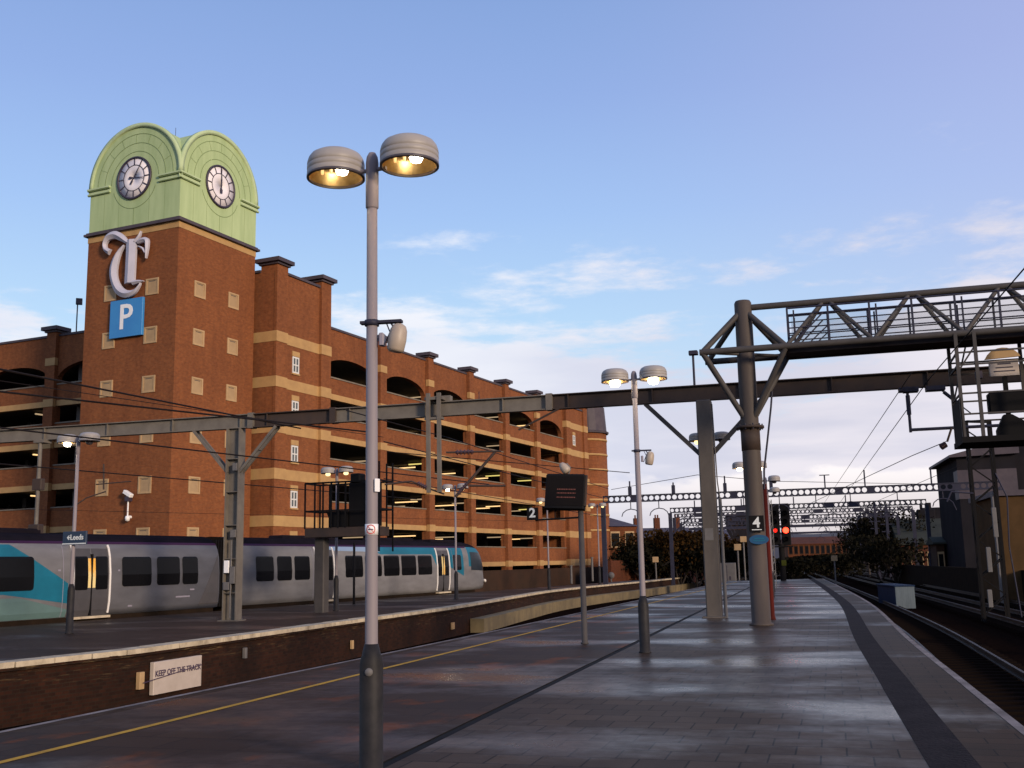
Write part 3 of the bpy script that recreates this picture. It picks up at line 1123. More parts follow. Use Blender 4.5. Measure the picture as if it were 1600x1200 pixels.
def carpark():
    root = empty('car_park', (BO.x, BO.y, BZ), BROT, 'long red brick multi-storey car park with cream bands and arched openings', 'car park')
    ZC = [13.47 - 2.95 * k for k in range(5)]
    SILL, SPR, CRN, PAR = 14.85, 15.02, 16.38, 18.28

    def facade(s0, s1, T, piers, nm):
        """wall with s along it, outward = -y in its own space; piers are the centre lines between the bays"""
        mb = MB()
        edges = sorted(piers)
        yo, yi = 0.0, 0.40
        mb.box(s0, s1, yo, yi, CRN, PAR, 0, T)
        mb.box(s0, s1, yo, yi, ZC[0] - .2, SILL - .08, 0, T)
        for k in range(5):
            lo = (ZC[k + 1] - .2) if k < 4 else BZ
            mb.box(s0, s1, yo, yi, lo, ZC[k] - .2 - 1.28 if k < 4 else 0.2, 0, T)
        for a, b in zip(edges, edges[1:]):
            # arch head
            cx, hw = (a + b) / 2, (b - a) / 2 - 0.42
            n = 16
            pts = [(cx - hw * math.cos(PI * i / n), SPR + (CRN - .02 - SPR) * (math.sin(PI * i / n) ** 0.85)) for i in range(n + 1)]
            for (p, q) in zip(pts, pts[1:]):
                vs = [(p[0], yo, p[1]), (q[0], yo, q[1]), (q[0], yo, CRN), (p[0], yo, CRN), (p[0], yi, p[1]), (q[0], yi, q[1]), (q[0], yi, CRN), (p[0], yi, CRN)]
                mb.add(vs, [(0, 1, 2, 3), (7, 6, 5, 4), (0, 4, 5, 1)], 0, False, T)
        for e in edges:
            x0, x1 = max(e - .42, s0), min(e + .42, s1)
            mb.box(x0, x1, yo + .002, yi, BZ, SILL, 0, T)
            mb.box(x0, x1, yo + .002, yi, SILL, CRN, 0, T)
        mb.build('brick_wall', BRICK, root, UP, fix=True)
        for k in range(5):
            MB().box(s0, s1, -.03, yi - .01, ZC[k] - .21, ZC[k] + .19, 0, T).build('stone_band', STONE, root, UP)
        MB().box(s0, s1, -.06, yi + .02, SILL - .08, SILL + .02, 0, T).build('sill', mat_sill, root, UP)
        for k in range(4):
            z = ZC[k] - .2 - 1.28
            MB().box(s0, s1, -.06, yi + .02, z, z + .09, 0, T).build('sill', mat_sill, root, UP)
        MB().box(s0, s1, -.08, yi + .08, PAR, PAR + .16, 0, T).build('coping', SLATE, root, UP)

    def pier(s, T, w=.9, out=.32, top=18.55, cap=True):
        mb = MB().box(s - w / 2, s + w / 2, -out, .1, BZ, top, 0, T)
        p = mb.build('pilaster', BRICK, root, UP)
        for z in [16.42 - 2.95 * k for k in range(6)]:
            MB().box(s - w / 2 - .02, s + w / 2 + .02, -out - .03, -out + .25, z - .27, z + .27, 0, T).build('stone_block', STONE, p)
        if cap:
            c = MB().box(s - w / 2 - .12, s + w / 2 + .12, -out - .12, .55, top, top + .14, 0, T).box(s - w / 2 - .30, s + w / 2 + .30, -out - .30, .72, top + .14, top + .40, 0, T)
            c.build('cap', SLATE, p)
    TR = Matrix.Translation((0, -0.90, 0))
    PR = [13.72 - .42 + .0, 21.2, 28.7, 36.2, 43.7, 51.2, 58.75]
    facade(13.3, 58.9, TR, PR, 'right')
    for s in PR[1:-1]:
        pier(s, TR)
    # left wing: s runs along -local y so that outward is -x
    TL = Matrix(((0, 1, 0, 7.1), (-1, 0, 0, 0), (0, 0, 1, 0), (0, 0, 0, 1)))
    PLW = [-47.6, -40.0, -32.5, -25.0, -17.45, -9.9, -2.4]
    facade(-47.6, -2.4, TL, PLW, 'left')
    for s in PLW[1:-1]:
        pier(s, TL)
    # bays at the near and the far end of the long side
    for (a0, a1, y0, top, far) in ((7.55, 13.72, -1.30, 20.75, False), (58.7, 65.2, -1.15, 18.4, True)):
        mb = MB().box(a0, a1, y0, 3.5, BZ, top)
        bay = mb.build('stair_bay', BRICK, root, UP)
        hb = .34
        for k, z in enumerate([16.42 - 2.95 * k for k in range(6)]):
            bb = MB()
            bb.box(a0 - .025, a1 + .025, y0 - .03, 3.6, z - hb, z + hb)
            for x in (a0, a1 - 1.15):
                bb.box(x - .03, x + 1.18, y0 - .24, y0 + .1, z - hb - .004, z + hb + .004)
            bb.build('stone_band', STONE, bay)
        for x in (a0, a1 - 1.15):
            pr = MB()
            pr.box(x, x + 1.15, y0 - .20, y0 + .05, BZ, top + .45)
            pr.box(x, x + 1.15, y0 + .05, y0 + 1.1, top, top + .45)
            pr.build('corner_pier', BRICK, bay)
        cp = MB()
        for x in (a0, a1 - 1.15):
            cp.box(x - .12, x + 1.27, y0 - .32, y0 + 1.22, top + .45, top + .6)
            cp.box(x - .30, x + 1.45, y0 - .50, y0 + 1.40, top + .6, top + .85)
        cp.box(a0 + 1.15, a1 - 1.15, y0 - .1, y0 + .5, top, top + .16)
        cp.box(a0 - .1, a0 + .5, y0 + 1.1, 3.6, top, top + .16)
        cp.build('coping', SLATE, bay)
        for k in range(5):
            z = 14.86 - 2.94 * k
            if far and k != 0:
                continue
            wx = a0 + 2.35
            ww, hh = 0.36, 0.55
            if far:
                wx = a0 + 2.6
            m_ = MB()
            for (x0, x1, za, zb) in ((wx - ww, wx - ww + .1, z - hh, z + hh), (wx + ww - .1, wx + ww, z - hh, z + hh), (wx - ww + .1, wx + ww - .1, z - hh, z - hh + .1),
                                     (wx - ww + .1, wx + ww - .1, z + hh - .1, z + hh), (wx - .045, wx + .045, z - hh + .1, z + hh - .1), (wx - ww + .1, wx - .045, z - .04, z + .04), (wx + .045, wx + ww - .1, z - .04, z + .04)):
                m_.box(x0, x1, y0 - .05, y0 + .02, za, zb)
            wf = m_.build('window', WHITEP, root, UP)
            MB().box(wx - ww + .05, wx + ww - .05, y0 - .02, y0 - .005, z - hh + .05, z + hh - .05).build('pane', GLASSW, wf)
            MB().box(wx - ww - .04, wx + ww + .04, y0 - .06, y0 + .02, z + hh + .02, z + hh + .36).build('lintel', STONE, wf)
            MB().box(wx - ww - .06, wx + ww + .06, y0 - .09, y0 + .02, z - hh - .10, z - hh).build('sill', STONE, wf)
    # dark decks inside
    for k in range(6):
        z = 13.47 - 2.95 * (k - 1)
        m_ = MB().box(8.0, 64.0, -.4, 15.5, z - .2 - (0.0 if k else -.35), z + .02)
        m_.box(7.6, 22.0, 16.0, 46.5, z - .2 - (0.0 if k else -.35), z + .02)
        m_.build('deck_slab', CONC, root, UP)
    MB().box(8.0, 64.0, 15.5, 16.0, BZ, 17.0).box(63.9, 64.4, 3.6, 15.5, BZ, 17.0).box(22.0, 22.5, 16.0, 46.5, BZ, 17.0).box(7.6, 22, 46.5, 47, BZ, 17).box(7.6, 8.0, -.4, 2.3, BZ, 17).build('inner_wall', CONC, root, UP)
    for x in PR[1:-1]:
        for y in (5.0, 10.0):
            MB().box(x - .2, x + .2, y - .2, y + .2, BZ, 16.5).build('inner_column', CONC, root, UP)
    for y in (9.9, 17.45, 25.0, 32.5, 40):
        for x in (12.0, 17.0):
            MB().box(x - .2, x + .2, y - .2, y + .2, BZ, 16.5).build('inner_column', CONC, root, UP)
    # strip lamps under the decks
    rnd = random.Random(3)
    for k in range(5):
        z = 13.47 - 2.95 * (k - 1) - .42
        for i in range(6):
            a, b = PR[i], PR[i + 1]
            for j, (fr, y, L_) in enumerate(((0.30, .3, 1.9), (.62, 3.0, 2.2), (.45, 7.5, 2.2))):
                if rnd.random() < (.12, .25, .35)[j]:
                    continue
                x = a + (b - a) * fr + rnd.uniform(-.4, .4)
                zz = z - (0.05 if k else .25)
                mt = rnd.choice((TUBE, TUBE, TUBE2, TUBE3)) if j == 0 else rnd.choice((TUBE, TUBE3, TUBE3))
                MB().box(x - .06, x + .06, y, y + L_, zz, zz + .09).build('strip_light', mt, root, UP)
        for yb in (10.8, 13.0, 20.0):
            if rnd.random() < .35:
                continue
            zz = z - (0.05 if k else .25)
            MB().box(8.0, 9.9, yb - .06, yb + .06, zz, zz + .09).build('strip_light', rnd.choice((TUBE, TUBE3)), root, UP)
    return root


mat_sill = mat('grey_sill', (0.20, 0.165, 0.115), 0.8, col2=(0.13, 0.10, 0.075), scale=1.2)
CARPARK = carpark()
# lamp on the roof deck, left of the tower
p = P(119, 520, 75)
rl = empty('roof_lamp', (p.x, p.y, 16.8), R(20), 'thin roof lamp post standing above the left car park parapet', 'lamp post')
MB().tube((0, 0, 0), (0, 0, 4.5), .05, 6).build('pole', CLOCKD, rl)
MB().box(-.12, .32, -.2, .2, 4.2, 4.62).build('lamp_head', CLOCKD, rl)

# ------------------------------------------------------------------ trains
TROT = PI / 2 - TH      # local x runs away along the train, local -y faces the platforms
PROF = [(0.10, 0.14), (0.03, 0.35), (0.0, 0.75), (0.0, 1.55), (0.05, 2.15), (0.14, 2.50), (0.26, 2.72), (0.50, 2.92), (0.86, 3.03), (1.40, 3.07)]


def prof_y(z):
    for (y0, z0), (y1, z1) in zip(PROF, PROF[1:]):
        if z <= z1:
            return y0 + (y1 - y0) * (z - z0) / (z1 - z0)
    return PROF[-1][0]


def train_panel(mb, poly, o=0.004, m=0):
    """a coloured area (x, z) lying on the curved side; cut at the profile's heights so that it follows the curve"""
    zs = [z for _, z in PROF]

    def clip(pl, zc, keep_above):
        out = []
        for i in range(len(pl)):
            a, b = pl[i], pl[(i + 1) % len(pl)]
            ia, ib = ((a[1] >= zc) == keep_above), ((b[1] >= zc) == keep_above)
            if ia:
                out.append(a)
            if ia != ib:
                t = (zc - a[1]) / (b[1] - a[1])
                out.append((a[0] + (b[0] - a[0]) * t, zc))
        return out
    for z0, z1 in zip(zs, zs[1:]):
        q = clip(clip(poly, z0, True), z1, False) if poly else []
        if len(q) >= 3:
            mb.add([(x, prof_y(z) - o, z) for x, z in q], [tuple(range(len(q)))], m)


def rrect(x0, x1, z0, z1, r=0.12):
    pts = []
    for cx, cz, a0 in ((x1 - r, z1 - r, 0), (x0 + r, z1 - r, 90), (x0 + r, z0 + r, 180), (x1 - r, z0 + r, 270)):
        for k in range(4):
            t = R(a0 + 30 * k)
            pts.append((cx + r * math.cos(t), cz + r * math.sin(t)))
    return pts


def carriage(x0, x1, label, wins, doors, nose):
    o = TP0 + TD * x0
    root = empty('train_carriage', (o.x, o.y, TRK + 0.1), TROT, label, 'train', 'carriages of the train at the far platform')
    up = (0, 0, -(TRK + 0.1))
    L_ = x1 - x0
    full = [(y, z) for y, z in PROF] + [(2.8 - y, z) for y, z in reversed(PROF[:-1])]
    mb = MB()
    stations = []
    if nose:
        xs = [0, L_ - 3.6] + [L_ - 3.6 + 3.6 * math.sin(PI / 2 * k / 8) for k in range(1, 9)]
    else:
        xs = [0, L_]
    for x in xs:
        t = max(0.0, (x - (L_ - 3.6)) / 3.6) if nose else 0.0
        ring = []
        for (y, z) in full:
            zz = z
            k = 1 - .62 * t ** 3.2
            if nose:
                fz = min(1, max(0, (z - 0.6) / 2.4))
                xx = x - (t ** 2) * fz ** 1.6 * 1.15
                zz = z - max(0, z - 1.9) * (t ** 2.2) * 0.42
                if z < .6:
                    zz = z + t ** 2 * .12
            else:
                xx = x
            ring.append((xx, 1.4 + (y - 1.4) * (k if nose else 1), zz))
        stations.append(ring)
    n = len(full)
    vs = [p for r_ in stations for p in r_]
    fs, ms = [], []
    for i in range(len(stations) - 1):
        for k in range(n):
            j = (k + 1) % n
            fs.append((i * n + k, i * n + j, (i + 1) * n + j, (i + 1) * n + k))
            zavg = (full[k][1] + full[j][1]) / 2
            xavg = (xs[i] + xs[i + 1]) / 2
            mm = 1 if zavg > 2.75 else 0
            if zavg < 2.75 and nose and xavg > L_ - 3.7:
                mm = 2 if zavg > 1.2 else 0
            ms.append(mm)
    fs.append(tuple(range(n)))
    fs.append(tuple((len(stations) - 1) * n + k for k in range(n - 1, -1, -1)))
    ms += [3, 2 if nose else 3]
    b_ = MB()
    b_.v = [Vector(p) for p in vs]
    b_.f = [list(f) for f in fs]
    b_.m = ms
    b_.s = [len(f) == 4 for f in fs]
    body = b_.build('body', [BODY, TROOF, TEAL, UNDER], root, up)
    # purple line under the roof edge
    m_ = MB()
    train_panel(m_, [(0, 2.66), (L_ - (3.7 if nose else 0), 2.66), (L_ - (3.7 if nose else 0), 2.75), (0, 2.75)], .004)
    m_.build('roof_line', PURP, body)
    for k in range(1, 9):
        xs_ = L_ * k / 9.0
        if nose and xs_ > L_ - 4:
            continue
        if any(a - x0 - .1 < xs_ < b - x0 + .1 for a, b in [w_[:2] for w_ in wins] + list(doors)):
            continue
        m_ = MB()
        train_panel(m_, [(xs_ - .012, .16), (xs_ + .012, .16), (xs_ + .012, 2.6), (xs_ - .012, 2.6)], .0065)
        m_.build('panel_seam', CLOCKG, body)
    # roof equipment
    for (a, b) in ((.18, .36), (.5, .66)):
        MB().bbox(L_ * a, L_ * b, .95, 1.85, 3.0, 3.20, .06).build('roof_unit', TROOF, root, up)
    if nose:
        for (px_a, px_b) in ((.72, .84),):
            MB().bbox(L_ * px_a, L_ * px_b, .7, 2.1, 2.95, 3.16, .06).build('roof_unit', TROOF, root, up)
    for (a, b, z0, z1) in wins:
        a, b = a - x0, b - x0
        m_ = MB()
        train_panel(m_, rrect(a, b, z0, z1), .008)
        m_.build('window', GLASS, root, up)
    for (a, b) in doors:
        a, b = a - x0, b - x0
        mid = (a + b) / 2
        for s_, (p, q) in enumerate(((a + .06, mid - .02), (mid + .02, b - .06))):
            m_ = MB()
            train_panel(m_, [(p, .16), (q, .16), (q, 2.50), (p, 2.50)], .007)
            d = m_.build('door', BODYD, root, up)
            g_ = MB()
            train_panel(g_, rrect(p + .04, q - .16 if s_ == 0 else q - .04, 1.05, 2.22, .06) if s_ == 0 else rrect(p + .16, q - .04, 1.05, 2.22, .06), .011)
            g_.build('door_window', GLASS, d)
            y_ = MB()
            e = q - .15 if s_ == 0 else p + .02
            train_panel(y_, [(e, 1.12), (e + .13, 1.12), (e + .13, 2.15), (e, 2.15)], .014)
            y_.build('door_edge', YEL, d)
        for e in (a, b):
            pts = [(e, prof_y(z) - .02, z) for z in (.22, .6, 1.0, 1.6, 2.2, 2.5, 2.62)]
            MB().path(pts, .045, 6).build('door_post', DOORW, root, up)
        MB().box(mid - .03, mid + .03, -.012, .3, .16, 2.3).build('door_seal', BLACK, root, up)
        MB().box(a, b, -.10, .3, .06, .14).build('door_step', EDGEW, root, up)
    # under the floor: bogies and equipment boxes
    for xb in (2.9, L_ - (5.0 if nose else 2.9)):
        bo = MB().box(xb - 1.5, xb + 1.5, .35, .6, -.55, -.25).box(xb - 1.5, xb + 1.5, 2.2, 2.45, -.55, -.25)
        bo.box(xb - .3, xb + .3, .4, 2.4, -.5, -.1)
        bg = bo.build('bogie', UNDER, root, up)
        for xx in (xb - 1.1, xb + 1.1):
            for yy in (.62, 2.05):
                MB().tube((xx, yy, -.45), (xx, yy + .13, -.45), .42, 18).build('wheel', UNDER, bg)
    MB().box(.2, L_ - (2.6 if nose else .2), .12, 2.68, -.12, .16).bbox(5.2, L_ - 7.0, .25, 2.55, -.62, -.11, .05).build('underframe', UNDER, root, up)
    return root, body, up, L_


# near carriage: silver with teal swoosh at its left
Xa0, Xa1 = -24.0, 0.35
c1, b1, up1, L1 = carriage(Xa0, Xa1, 'silver train carriage with broad teal stripe, left of the grey gantry column', [(-21, -18.3, 1.12, 2.2), (-17.6, -15, 1.12, 2.2), (-12.2, -9.0, 1.10, 2.22), (-5.05, -3.55, 1.12, 2.20), (-3.25, -2.0, 1.12, 2.20), (-1.85, -.95, 1.12, 2.20)],
                           [(-7.35, -5.65)], False)
mb = MB()
o_ = -Xa0
train_panel(mb, [(-22 + o_, 2.62), (-9.9 + o_, 2.62), (-7.55 + o_, 1.30), (-7.55 + o_, 0.62), (-10.2 + o_, 1.0), (-22 + o_, 1.0)], .004)
mb.build('teal_stripe', TEAL, b1)
mb = MB()
train_panel(mb, [(-22 + o_, .82), (-9.6 + o_, .88), (-7.55 + o_, 0.42), (-7.55 + o_, 0.16), (-22 + o_, 0.16)], .004)
mb.build('green_grey_stripe', TEALD, b1)
mb = MB()
train_panel(mb, [(-.85 + o_, 0.3), (.3 + o_, 2.3), (.3 + o_, .3)], .004)
mb.build('grey_corner', BODYD, b1)
for (x, z, w_) in ((-2.2, .62, .8), (-4.7, .38, .22), (-8.0, 1.72, .12), (-5.25, 1.68, .1), (-1.4, .88, .25)):
    mb = MB()
    train_panel(mb, [(x + o_, z), (x + w_ + o_, z), (x + w_ + o_, z + .06), (x + o_, z + .06)], .005)
    mb.build('lettering_strip', CLOCKG, b1)

Xb0, Xb1 = 1.35, 26.9
c2, b2, up2, L2 = carriage(Xb0, Xb1, 'silver train carriage with sloping teal nose at the right end of the train', [(2.75, 4.0, 1.12, 2.2), (4.25, 5.35, 1.12, 2.2), (5.55, 6.75, 1.12, 2.2)] + [(9.75 + 1.82 * k, 9.75 + 1.82 * k + 1.6, 1.15, 2.22) for k in range(5)],
                           [(7.25, 8.75), (19.25, 20.75)], True)
o2 = -Xb0
mb = MB()
train_panel(mb, [(11.5 + o2, 2.66), (19.2 + o2, 2.66), (19.2 + o2, 1.62), (18.7 + o2, 2.28), (13.2 + o2, 2.28)], .004)
mb.build('blue_roof_band', TEAL, b2)
mb = MB()
train_panel(mb, [(7.6 + o2, 2.66), (12.3 + o2, 2.66), (13.2 + o2, 2.40), (8.8 + o2, 2.46)], .0045)
mb.build('pale_roof_band', PALEB, b2)
mb = MB()
train_panel(mb, [(20.8 + o2, 2.66), (22.6 + o2, 2.66), (22.6 + o2, 1.0), (20.8 + o2, 1.55)], .004)
mb.build('cab_teal', TEAL, b2)
mb = MB()
train_panel(mb, rrect(21.25 + o2, 22.3 + o2, 1.35, 2.25, .1), .008)
mb.build('cab_window', GLASS, b2)
# windscreen wrapped on the nose
mb = MB()
xn = L2 - 3.6
ring = []


def nose_pt(t, y, z):
    x = xn + 3.6 * math.sin(PI / 2 * t)
    tt = (x - xn) / 3.6
    k = 1 - .62 * tt ** 3.2
    fz = min(1, max(0, (z - 0.6) / 2.4))
    return (x - (tt ** 2) * fz ** 1.6 * 1.15 + .012, 1.4 + (y - 1.4) * k - .012, z - max(0, z - 1.9) * (tt ** 2.2) * 0.42)


ts = [0.05 + .70 * k / 8 for k in range(9)]
vs = []
for t in ts:
    lo = 1.28 - .15 * (t - .4)
    for k in range(5):
        z = lo + (2.42 - lo) * k / 4
        vs.append(nose_pt(t, prof_y(z), z))
mb.add(vs, [(i * 5 + k, i * 5 + k + 1, i * 5 + k + 6, i * 5 + k + 5) for i in range(8) for k in range(4)], 0, True)
mb.build('windscreen', mat('windscreen_glass', (0.016, 0.022, 0.03), 0.3, spec=0.12), b2, fix=False)
MB().lathe([(0, -.03), (.11, 0), (.11, .05)], (0, 0, 0), 12, T=Matrix.Translation((L2 - .35, .55, .62)) @ Matrix.Rotation(R(70), 4, 'Y')).build('headlight', DOORW, b2)
# gangway between the two carriages
o = TP0 + TD * Xa1
gw = MB().box(0.02, Xb0 - Xa1 - 0.02, .35, 2.45, .2, 2.85)
for k in range(6):
    gw.box(.05 + k * .155, .12 + k * .155, .28, 2.52, .15, 2.9)
gw = gw.build('gangway', BLACK2, None, None)
gw.parent = c1
gw.location = (Xa1 - Xa0, 0, -(TRK + .1))

# ------------------------------------------------------------------ platform lamps
def lamp(pos, H, yaw, label, group, lit=(1, 1), rad=.26, arm=.37, sleeve=1.02, near=False, headz=-.075):
    root = empty('platform_lamp', pos, yaw, label, 'lamp', group)
    MB().lathe([(0.0, -0.0), (.115, 0), (.115, .02), (.098, .03), (.098, sleeve - .17), (.088, sleeve - .12), (.058, sleeve), (0.0, sleeve)], n=20).build('base_sleeve', POLED, root)
    MB().lathe([(.054, sleeve - .02), (.052, 2.2), (.047, H - .5), (0, H - .5)], n=18).build('pole', POLE, root)
    MB().lathe([(.052, H - .52), (.058, H - .51), (.058, H - .10), (.05, H - .04), (.03, H), (0, H + .01)], n=18).build('pole_top', POLE, root)
    for i, s in enumerate((-1, 1)):
        MB().tube((s * .05, 0, H - .16), (s * (arm - rad + .03), 0, H - .16), .020, 8).build('arm', POLE, root)
        c = (s * (arm), 0, H + headz)
        h = MB()
        h.lathe([(rad * .985, -.105), (rad, -.09), (rad, -.055), (rad * .985, -.05), (rad * .985, -.042), (rad, -.038), (rad, -.005), (rad * .985, 0), (rad * .985, .008), (rad, .012), (rad * .985, .04), (rad * .95, .072), (rad * .86, .106), (rad * .70, .130), (rad * .45, .143), (0, .147)], c, 32)
        hd = h.build('lamp_head', HEAD, root)
        MB().lathe([(rad * .97, -.11), (rad * .93, -.09), (rad * .90, .02), (rad * .70, .085), (rad * .3, .10), (0, .10)], c, 32).build('reflector', HEADR, hd)
        MB().lathe([(rad * .93, -.112), (rad * 1.01, -.112), (rad * 1.01, -.088), (rad * .93, -.088), (rad * .93, -.112)], c, 32).build('rim', HEADD, hd)
        on = lit[i]
        bm_ = BULB if on == 1 else (BULBD if on else HEADD)
        cc = (c[0] + rad * .30, c[1] - rad * .1, c[2] - .03) if near else (c[0], c[1], c[2] - .10)
        k = 1.0 if near else 1.7
        MB().lathe([(0, -.065 * k), (.045 * k, -.055 * k), (.06 * k, -.02 * k), (.045 * k, .02), (0, .04)], cc, 12).build('bulb', bm_, hd)
        if near:
            for q in (-.5, -.15):  # self-glowing rods stand in for amber light on the reflector
                MB().lathe([(0, -.06), (.012, -.055), (.016, 0), (.02, .08)], (c[0] + rad * q, c[1] - .02, c[2]), 8).build('glow_rod', AMBERGLOW, hd)
    return root


YAW = R(-20)
lp1 = G(580, 1207)
lamp1 = lamp((lp1.x, lp1.y, 0), 5.31, R(-20.6), 'tall twin-headed platform lamp in the foreground, nearest the camera', 'twin lamps along the near platform', near=True)
lp2 = G(1008, 1020)
lamp2 = lamp((lp2.x, lp2.y, 0), 5.22, R(-18), 'twin-headed platform lamp beside the slot drain, behind the departure screen', 'twin lamps along the near platform')
near_specs = [((6.05, 32.4), (2, 0), 'twin-headed platform lamp hidden behind the square gantry column'), ((8.75, 39.2), (1, 1), 'twin-headed platform lamp just left of the round column marked 4'),
              ((11.0, 46.3), (0, 0), 'unlit twin-headed lamp peeping out right of the round column'), ((12.88, 54.0), (2, 0), 'farthest twin-headed lamp on the near platform, beside the red pole')]
for (xy, lit, lb) in near_specs:
    lamp((xy[0], xy[1], 0), 5.45 if xy[1] < 33 else 5.15, R(-17), lb, 'twin lamps along the near platform', lit)
far_specs = [((108, 990), 29.9, 5.5, (1, 0), 'twin-headed lamp carrying the station name board on the far platform'),
             ((525, 950), 41.6, 5.5, (2, 2), 'twin-headed lamp behind the black signal cage on the far platform'),
             ((713, 930), 52.5, 5.55, (1, 2), 'twin-headed lamp in front of the train nose'),
             ((858, 916), 66.0, 5.6, (2, 2), 'twin-headed lamp seen just left of the departure screen post'),
             ((937, 905), 79.0, 5.9, (2, 2), 'farthest twin-headed lamp on the far platform, by the round turret')]
for (uv, Y, H, lit, lb) in far_specs:
    p = P(uv[0], uv[1], Y)
    lamp((p.x, p.y, 0), H, R(-24), lb, 'twin lamps along the far platform', lit, rad=.28, arm=.42, sleeve=1.35)


def horn_speaker(pos, yaw, label, z, s=1.0):
    """bell shaped loudspeaker hung under a small plate clamped to the pole"""
    root = empty('loudspeaker', (pos[0], pos[1], z), yaw, label, 'loudspeaker', 'loudspeakers clamped to the platform lamps')
    MB().box(-.10, .27, -.035, .035, -.012, .012).build('mounting_plate', STEELB, root)
    MB().lathe([(.050, -.03), (.064, -.03), (.064, .02), (.050, .02)], n=14).build('clamp', STEELB, root)
    T = Matrix.Translation((.235, -.02, -.145)) @ Matrix.Rotation(R(10), 4, 'Y')
    MB().lathe([(0, -.135), (.06, -.13), (.074, -.11), (.080, -.02), (.074, .06), (.058, .10), (.03, .118), (0, .12)], n=20, T=T).build('horn', SPEAK, root)
    MB().path([(.17, 0, -.01), (.20, 0, -.06), (.21, -.02, -.14)], .009, 6).path([(.13, 0, -.01), (.17, -.03, -.10), (.12, -.04, -.22), (.09, -.03, -.20)], .006, 5).build('bracket', STEELB, root)
    MB().bbox(.07, .115, -.045, .045, -.21, -.10, .01).build('junction_box', CLOCKG, root)
    return root


horn_speaker(lp1, R(-8), 'cream bell loudspeaker clamped to the nearest lamp post', 3.75)
horn_speaker(lp2, R(-8), 'grey bell loudspeaker on the lamp post by the drain', 3.70)

# small signs on the nearest lamp post
ns = empty('no_smoking_sign', (lp1.x, lp1.y, 1.96), 0, 'small white no smoking sign with red ring on the nearest lamp post', 'sign')
MB().lathe([(.0535, -.045), (.0555, -.045), (.0555, .045), (.0535, .045)], n=40).build('plate', SIGNW, ns)
mb = MB()
for k in range(24):
    t0, t1 = 2 * PI * k / 24, 2 * PI * (k + 1) / 24

    def cyl(x, z, o=.0562):
        a = x / .055 - PI / 2
        return (o * math.cos(a), o * math.sin(a), z)
    q = [cyl(.040 * math.cos(t0), .040 * math.sin(t0)), cyl(.040 * math.cos(t1), .040 * math.sin(t1)), cyl(.031 * math.cos(t1), .031 * math.sin(t1)), cyl(.031 * math.cos(t0), .031 * math.sin(t0))]
    mb.add(q, [(0, 1, 2, 3)])
for k in range(8):
    a, b = -.034 + .0085 * k, -.034 + .0085 * (k + 1)
    mb.add([cyl(a, -a - .004), cyl(b, -b - .004), cyl(b, -b + .004), cyl(a, -a + .004)], [(0, 1, 2, 3)])
mb.build('red_ring', REDSIGN, ns)
mb = MB()
for k in range(4):
    a, b = -.022 + .011 * k, -.022 + .011 * (k + 1)
    mb.add([cyl(a, -.006, .0566), cyl(b, -.006, .0566), cyl(b, .004, .0566), cyl(a, .004, .0566)], [(0, 1, 2, 3)])
mb.build('cigarette', DARKTXT, ns)
tag(MB().bbox(.045, .062, -.03, .03, -.055, .055, .006).build('number_plate', SIGNW, None, (lp1.x + .008, lp1.y - .01, 2.33), R(-35)), 'tiny white number plate on the nearest lamp post', 'plate')
# cap bolt on the sleeve
tag(MB().lathe([(0, .012), (.03, .010), (.034, 0), (.034, -.01)], n=14, T=Matrix.Rotation(R(90), 4, 'X')).build('inspection_disc', CAB, None, (lp1.x - .008, lp1.y - .099, .80)), 'small grey disc on the black sleeve of the nearest lamp post', 'disc')

# station name board
p = P(120, 840, 29.9)
nb = empty('station_name_board', (p.x, p.y - .12, p.z), R(-24), 'dark blue station name board with white lettering on a lamp post', 'sign')
MB().bbox(-.44, .44, -.03, .03, -.20, .17, .01).build('board', SIGNNAVY, nb)
MB().box(-.44, .44, -.034, -.031, -.185, -.155).build('lower_stripe', SIGNTEXT, nb)
t_ = text_mesh('Leeds', .21, .006, 'lettering', SIGNTEXT, nb, .004)
t_.location = (.10, -.035, .0)
mb = MB()
mb.prism([(-.27, 0), (-.21, .06), (-.17, .06), (-.21, .018), (-.15, .018), (-.15, -.018), (-.21, -.018), (-.17, -.06), (-.21, -.06)], -.036, -.031)
mb.build('arrow_symbol', SIGNTEXT, nb)
MB().lathe([(.055, -.1), (.07, -.1), (.07, .02), (.055, .02)], (0, .12, 0), 12).build('clamp', CLOCKD, nb)

# ------------------------------------------------------------------ overhead line portal across the platforms
PA = Vector((-9.34, 35.35, 0))
PB = Vector((5.71, 31.17, 0))
pdv = (PB - PA).normalized()
PROT = math.atan2(pdv.y, pdv.x)
PLEN = (PB - PA).length
port = empty('overhead_portal', tuple(PA), PROT, 'long steel overhead line portal with a plain beam spanning the whole station', 'gantry')


def ibeam(mb, x0, x1, z0, z1, w=.26, t=.03, y=0.0, zoff=0.0):
    """beam whose height follows the portal's slight camber"""
    for (a, b, ya, yb) in ((z0, z0 + t, -w / 2, w / 2), (z1 - t, z1, -w / 2, w / 2), (z0 + t, z1 - t, -.02, .02)):
        mb.box(x0, x1, y + ya, y + yb, a, b)
    k = x0 + .6
    while k < x1 - .3:
        mb.box(k - .012, k + .012, y - w / 2 + .02, y + w / 2 - .02, z0 + t, z1 - t)
        k += 2.6


def bz(x):
    return 6.30 + .07 * x / PLEN


SEG = [(-16, 0.6, STEELG), (0.6, 3.6, STEELR), (3.6, 10.9, STEELG), (10.9, 27.5, STEELR)]
for (a, b, m) in SEG:
    mb = MB()
    ibeam(mb, a, b, 6.33, 6.80)
    mb.box(b - .10, b + .10, -.15, .15, 6.31, 6.83)
    mb.build('beam', m, port)
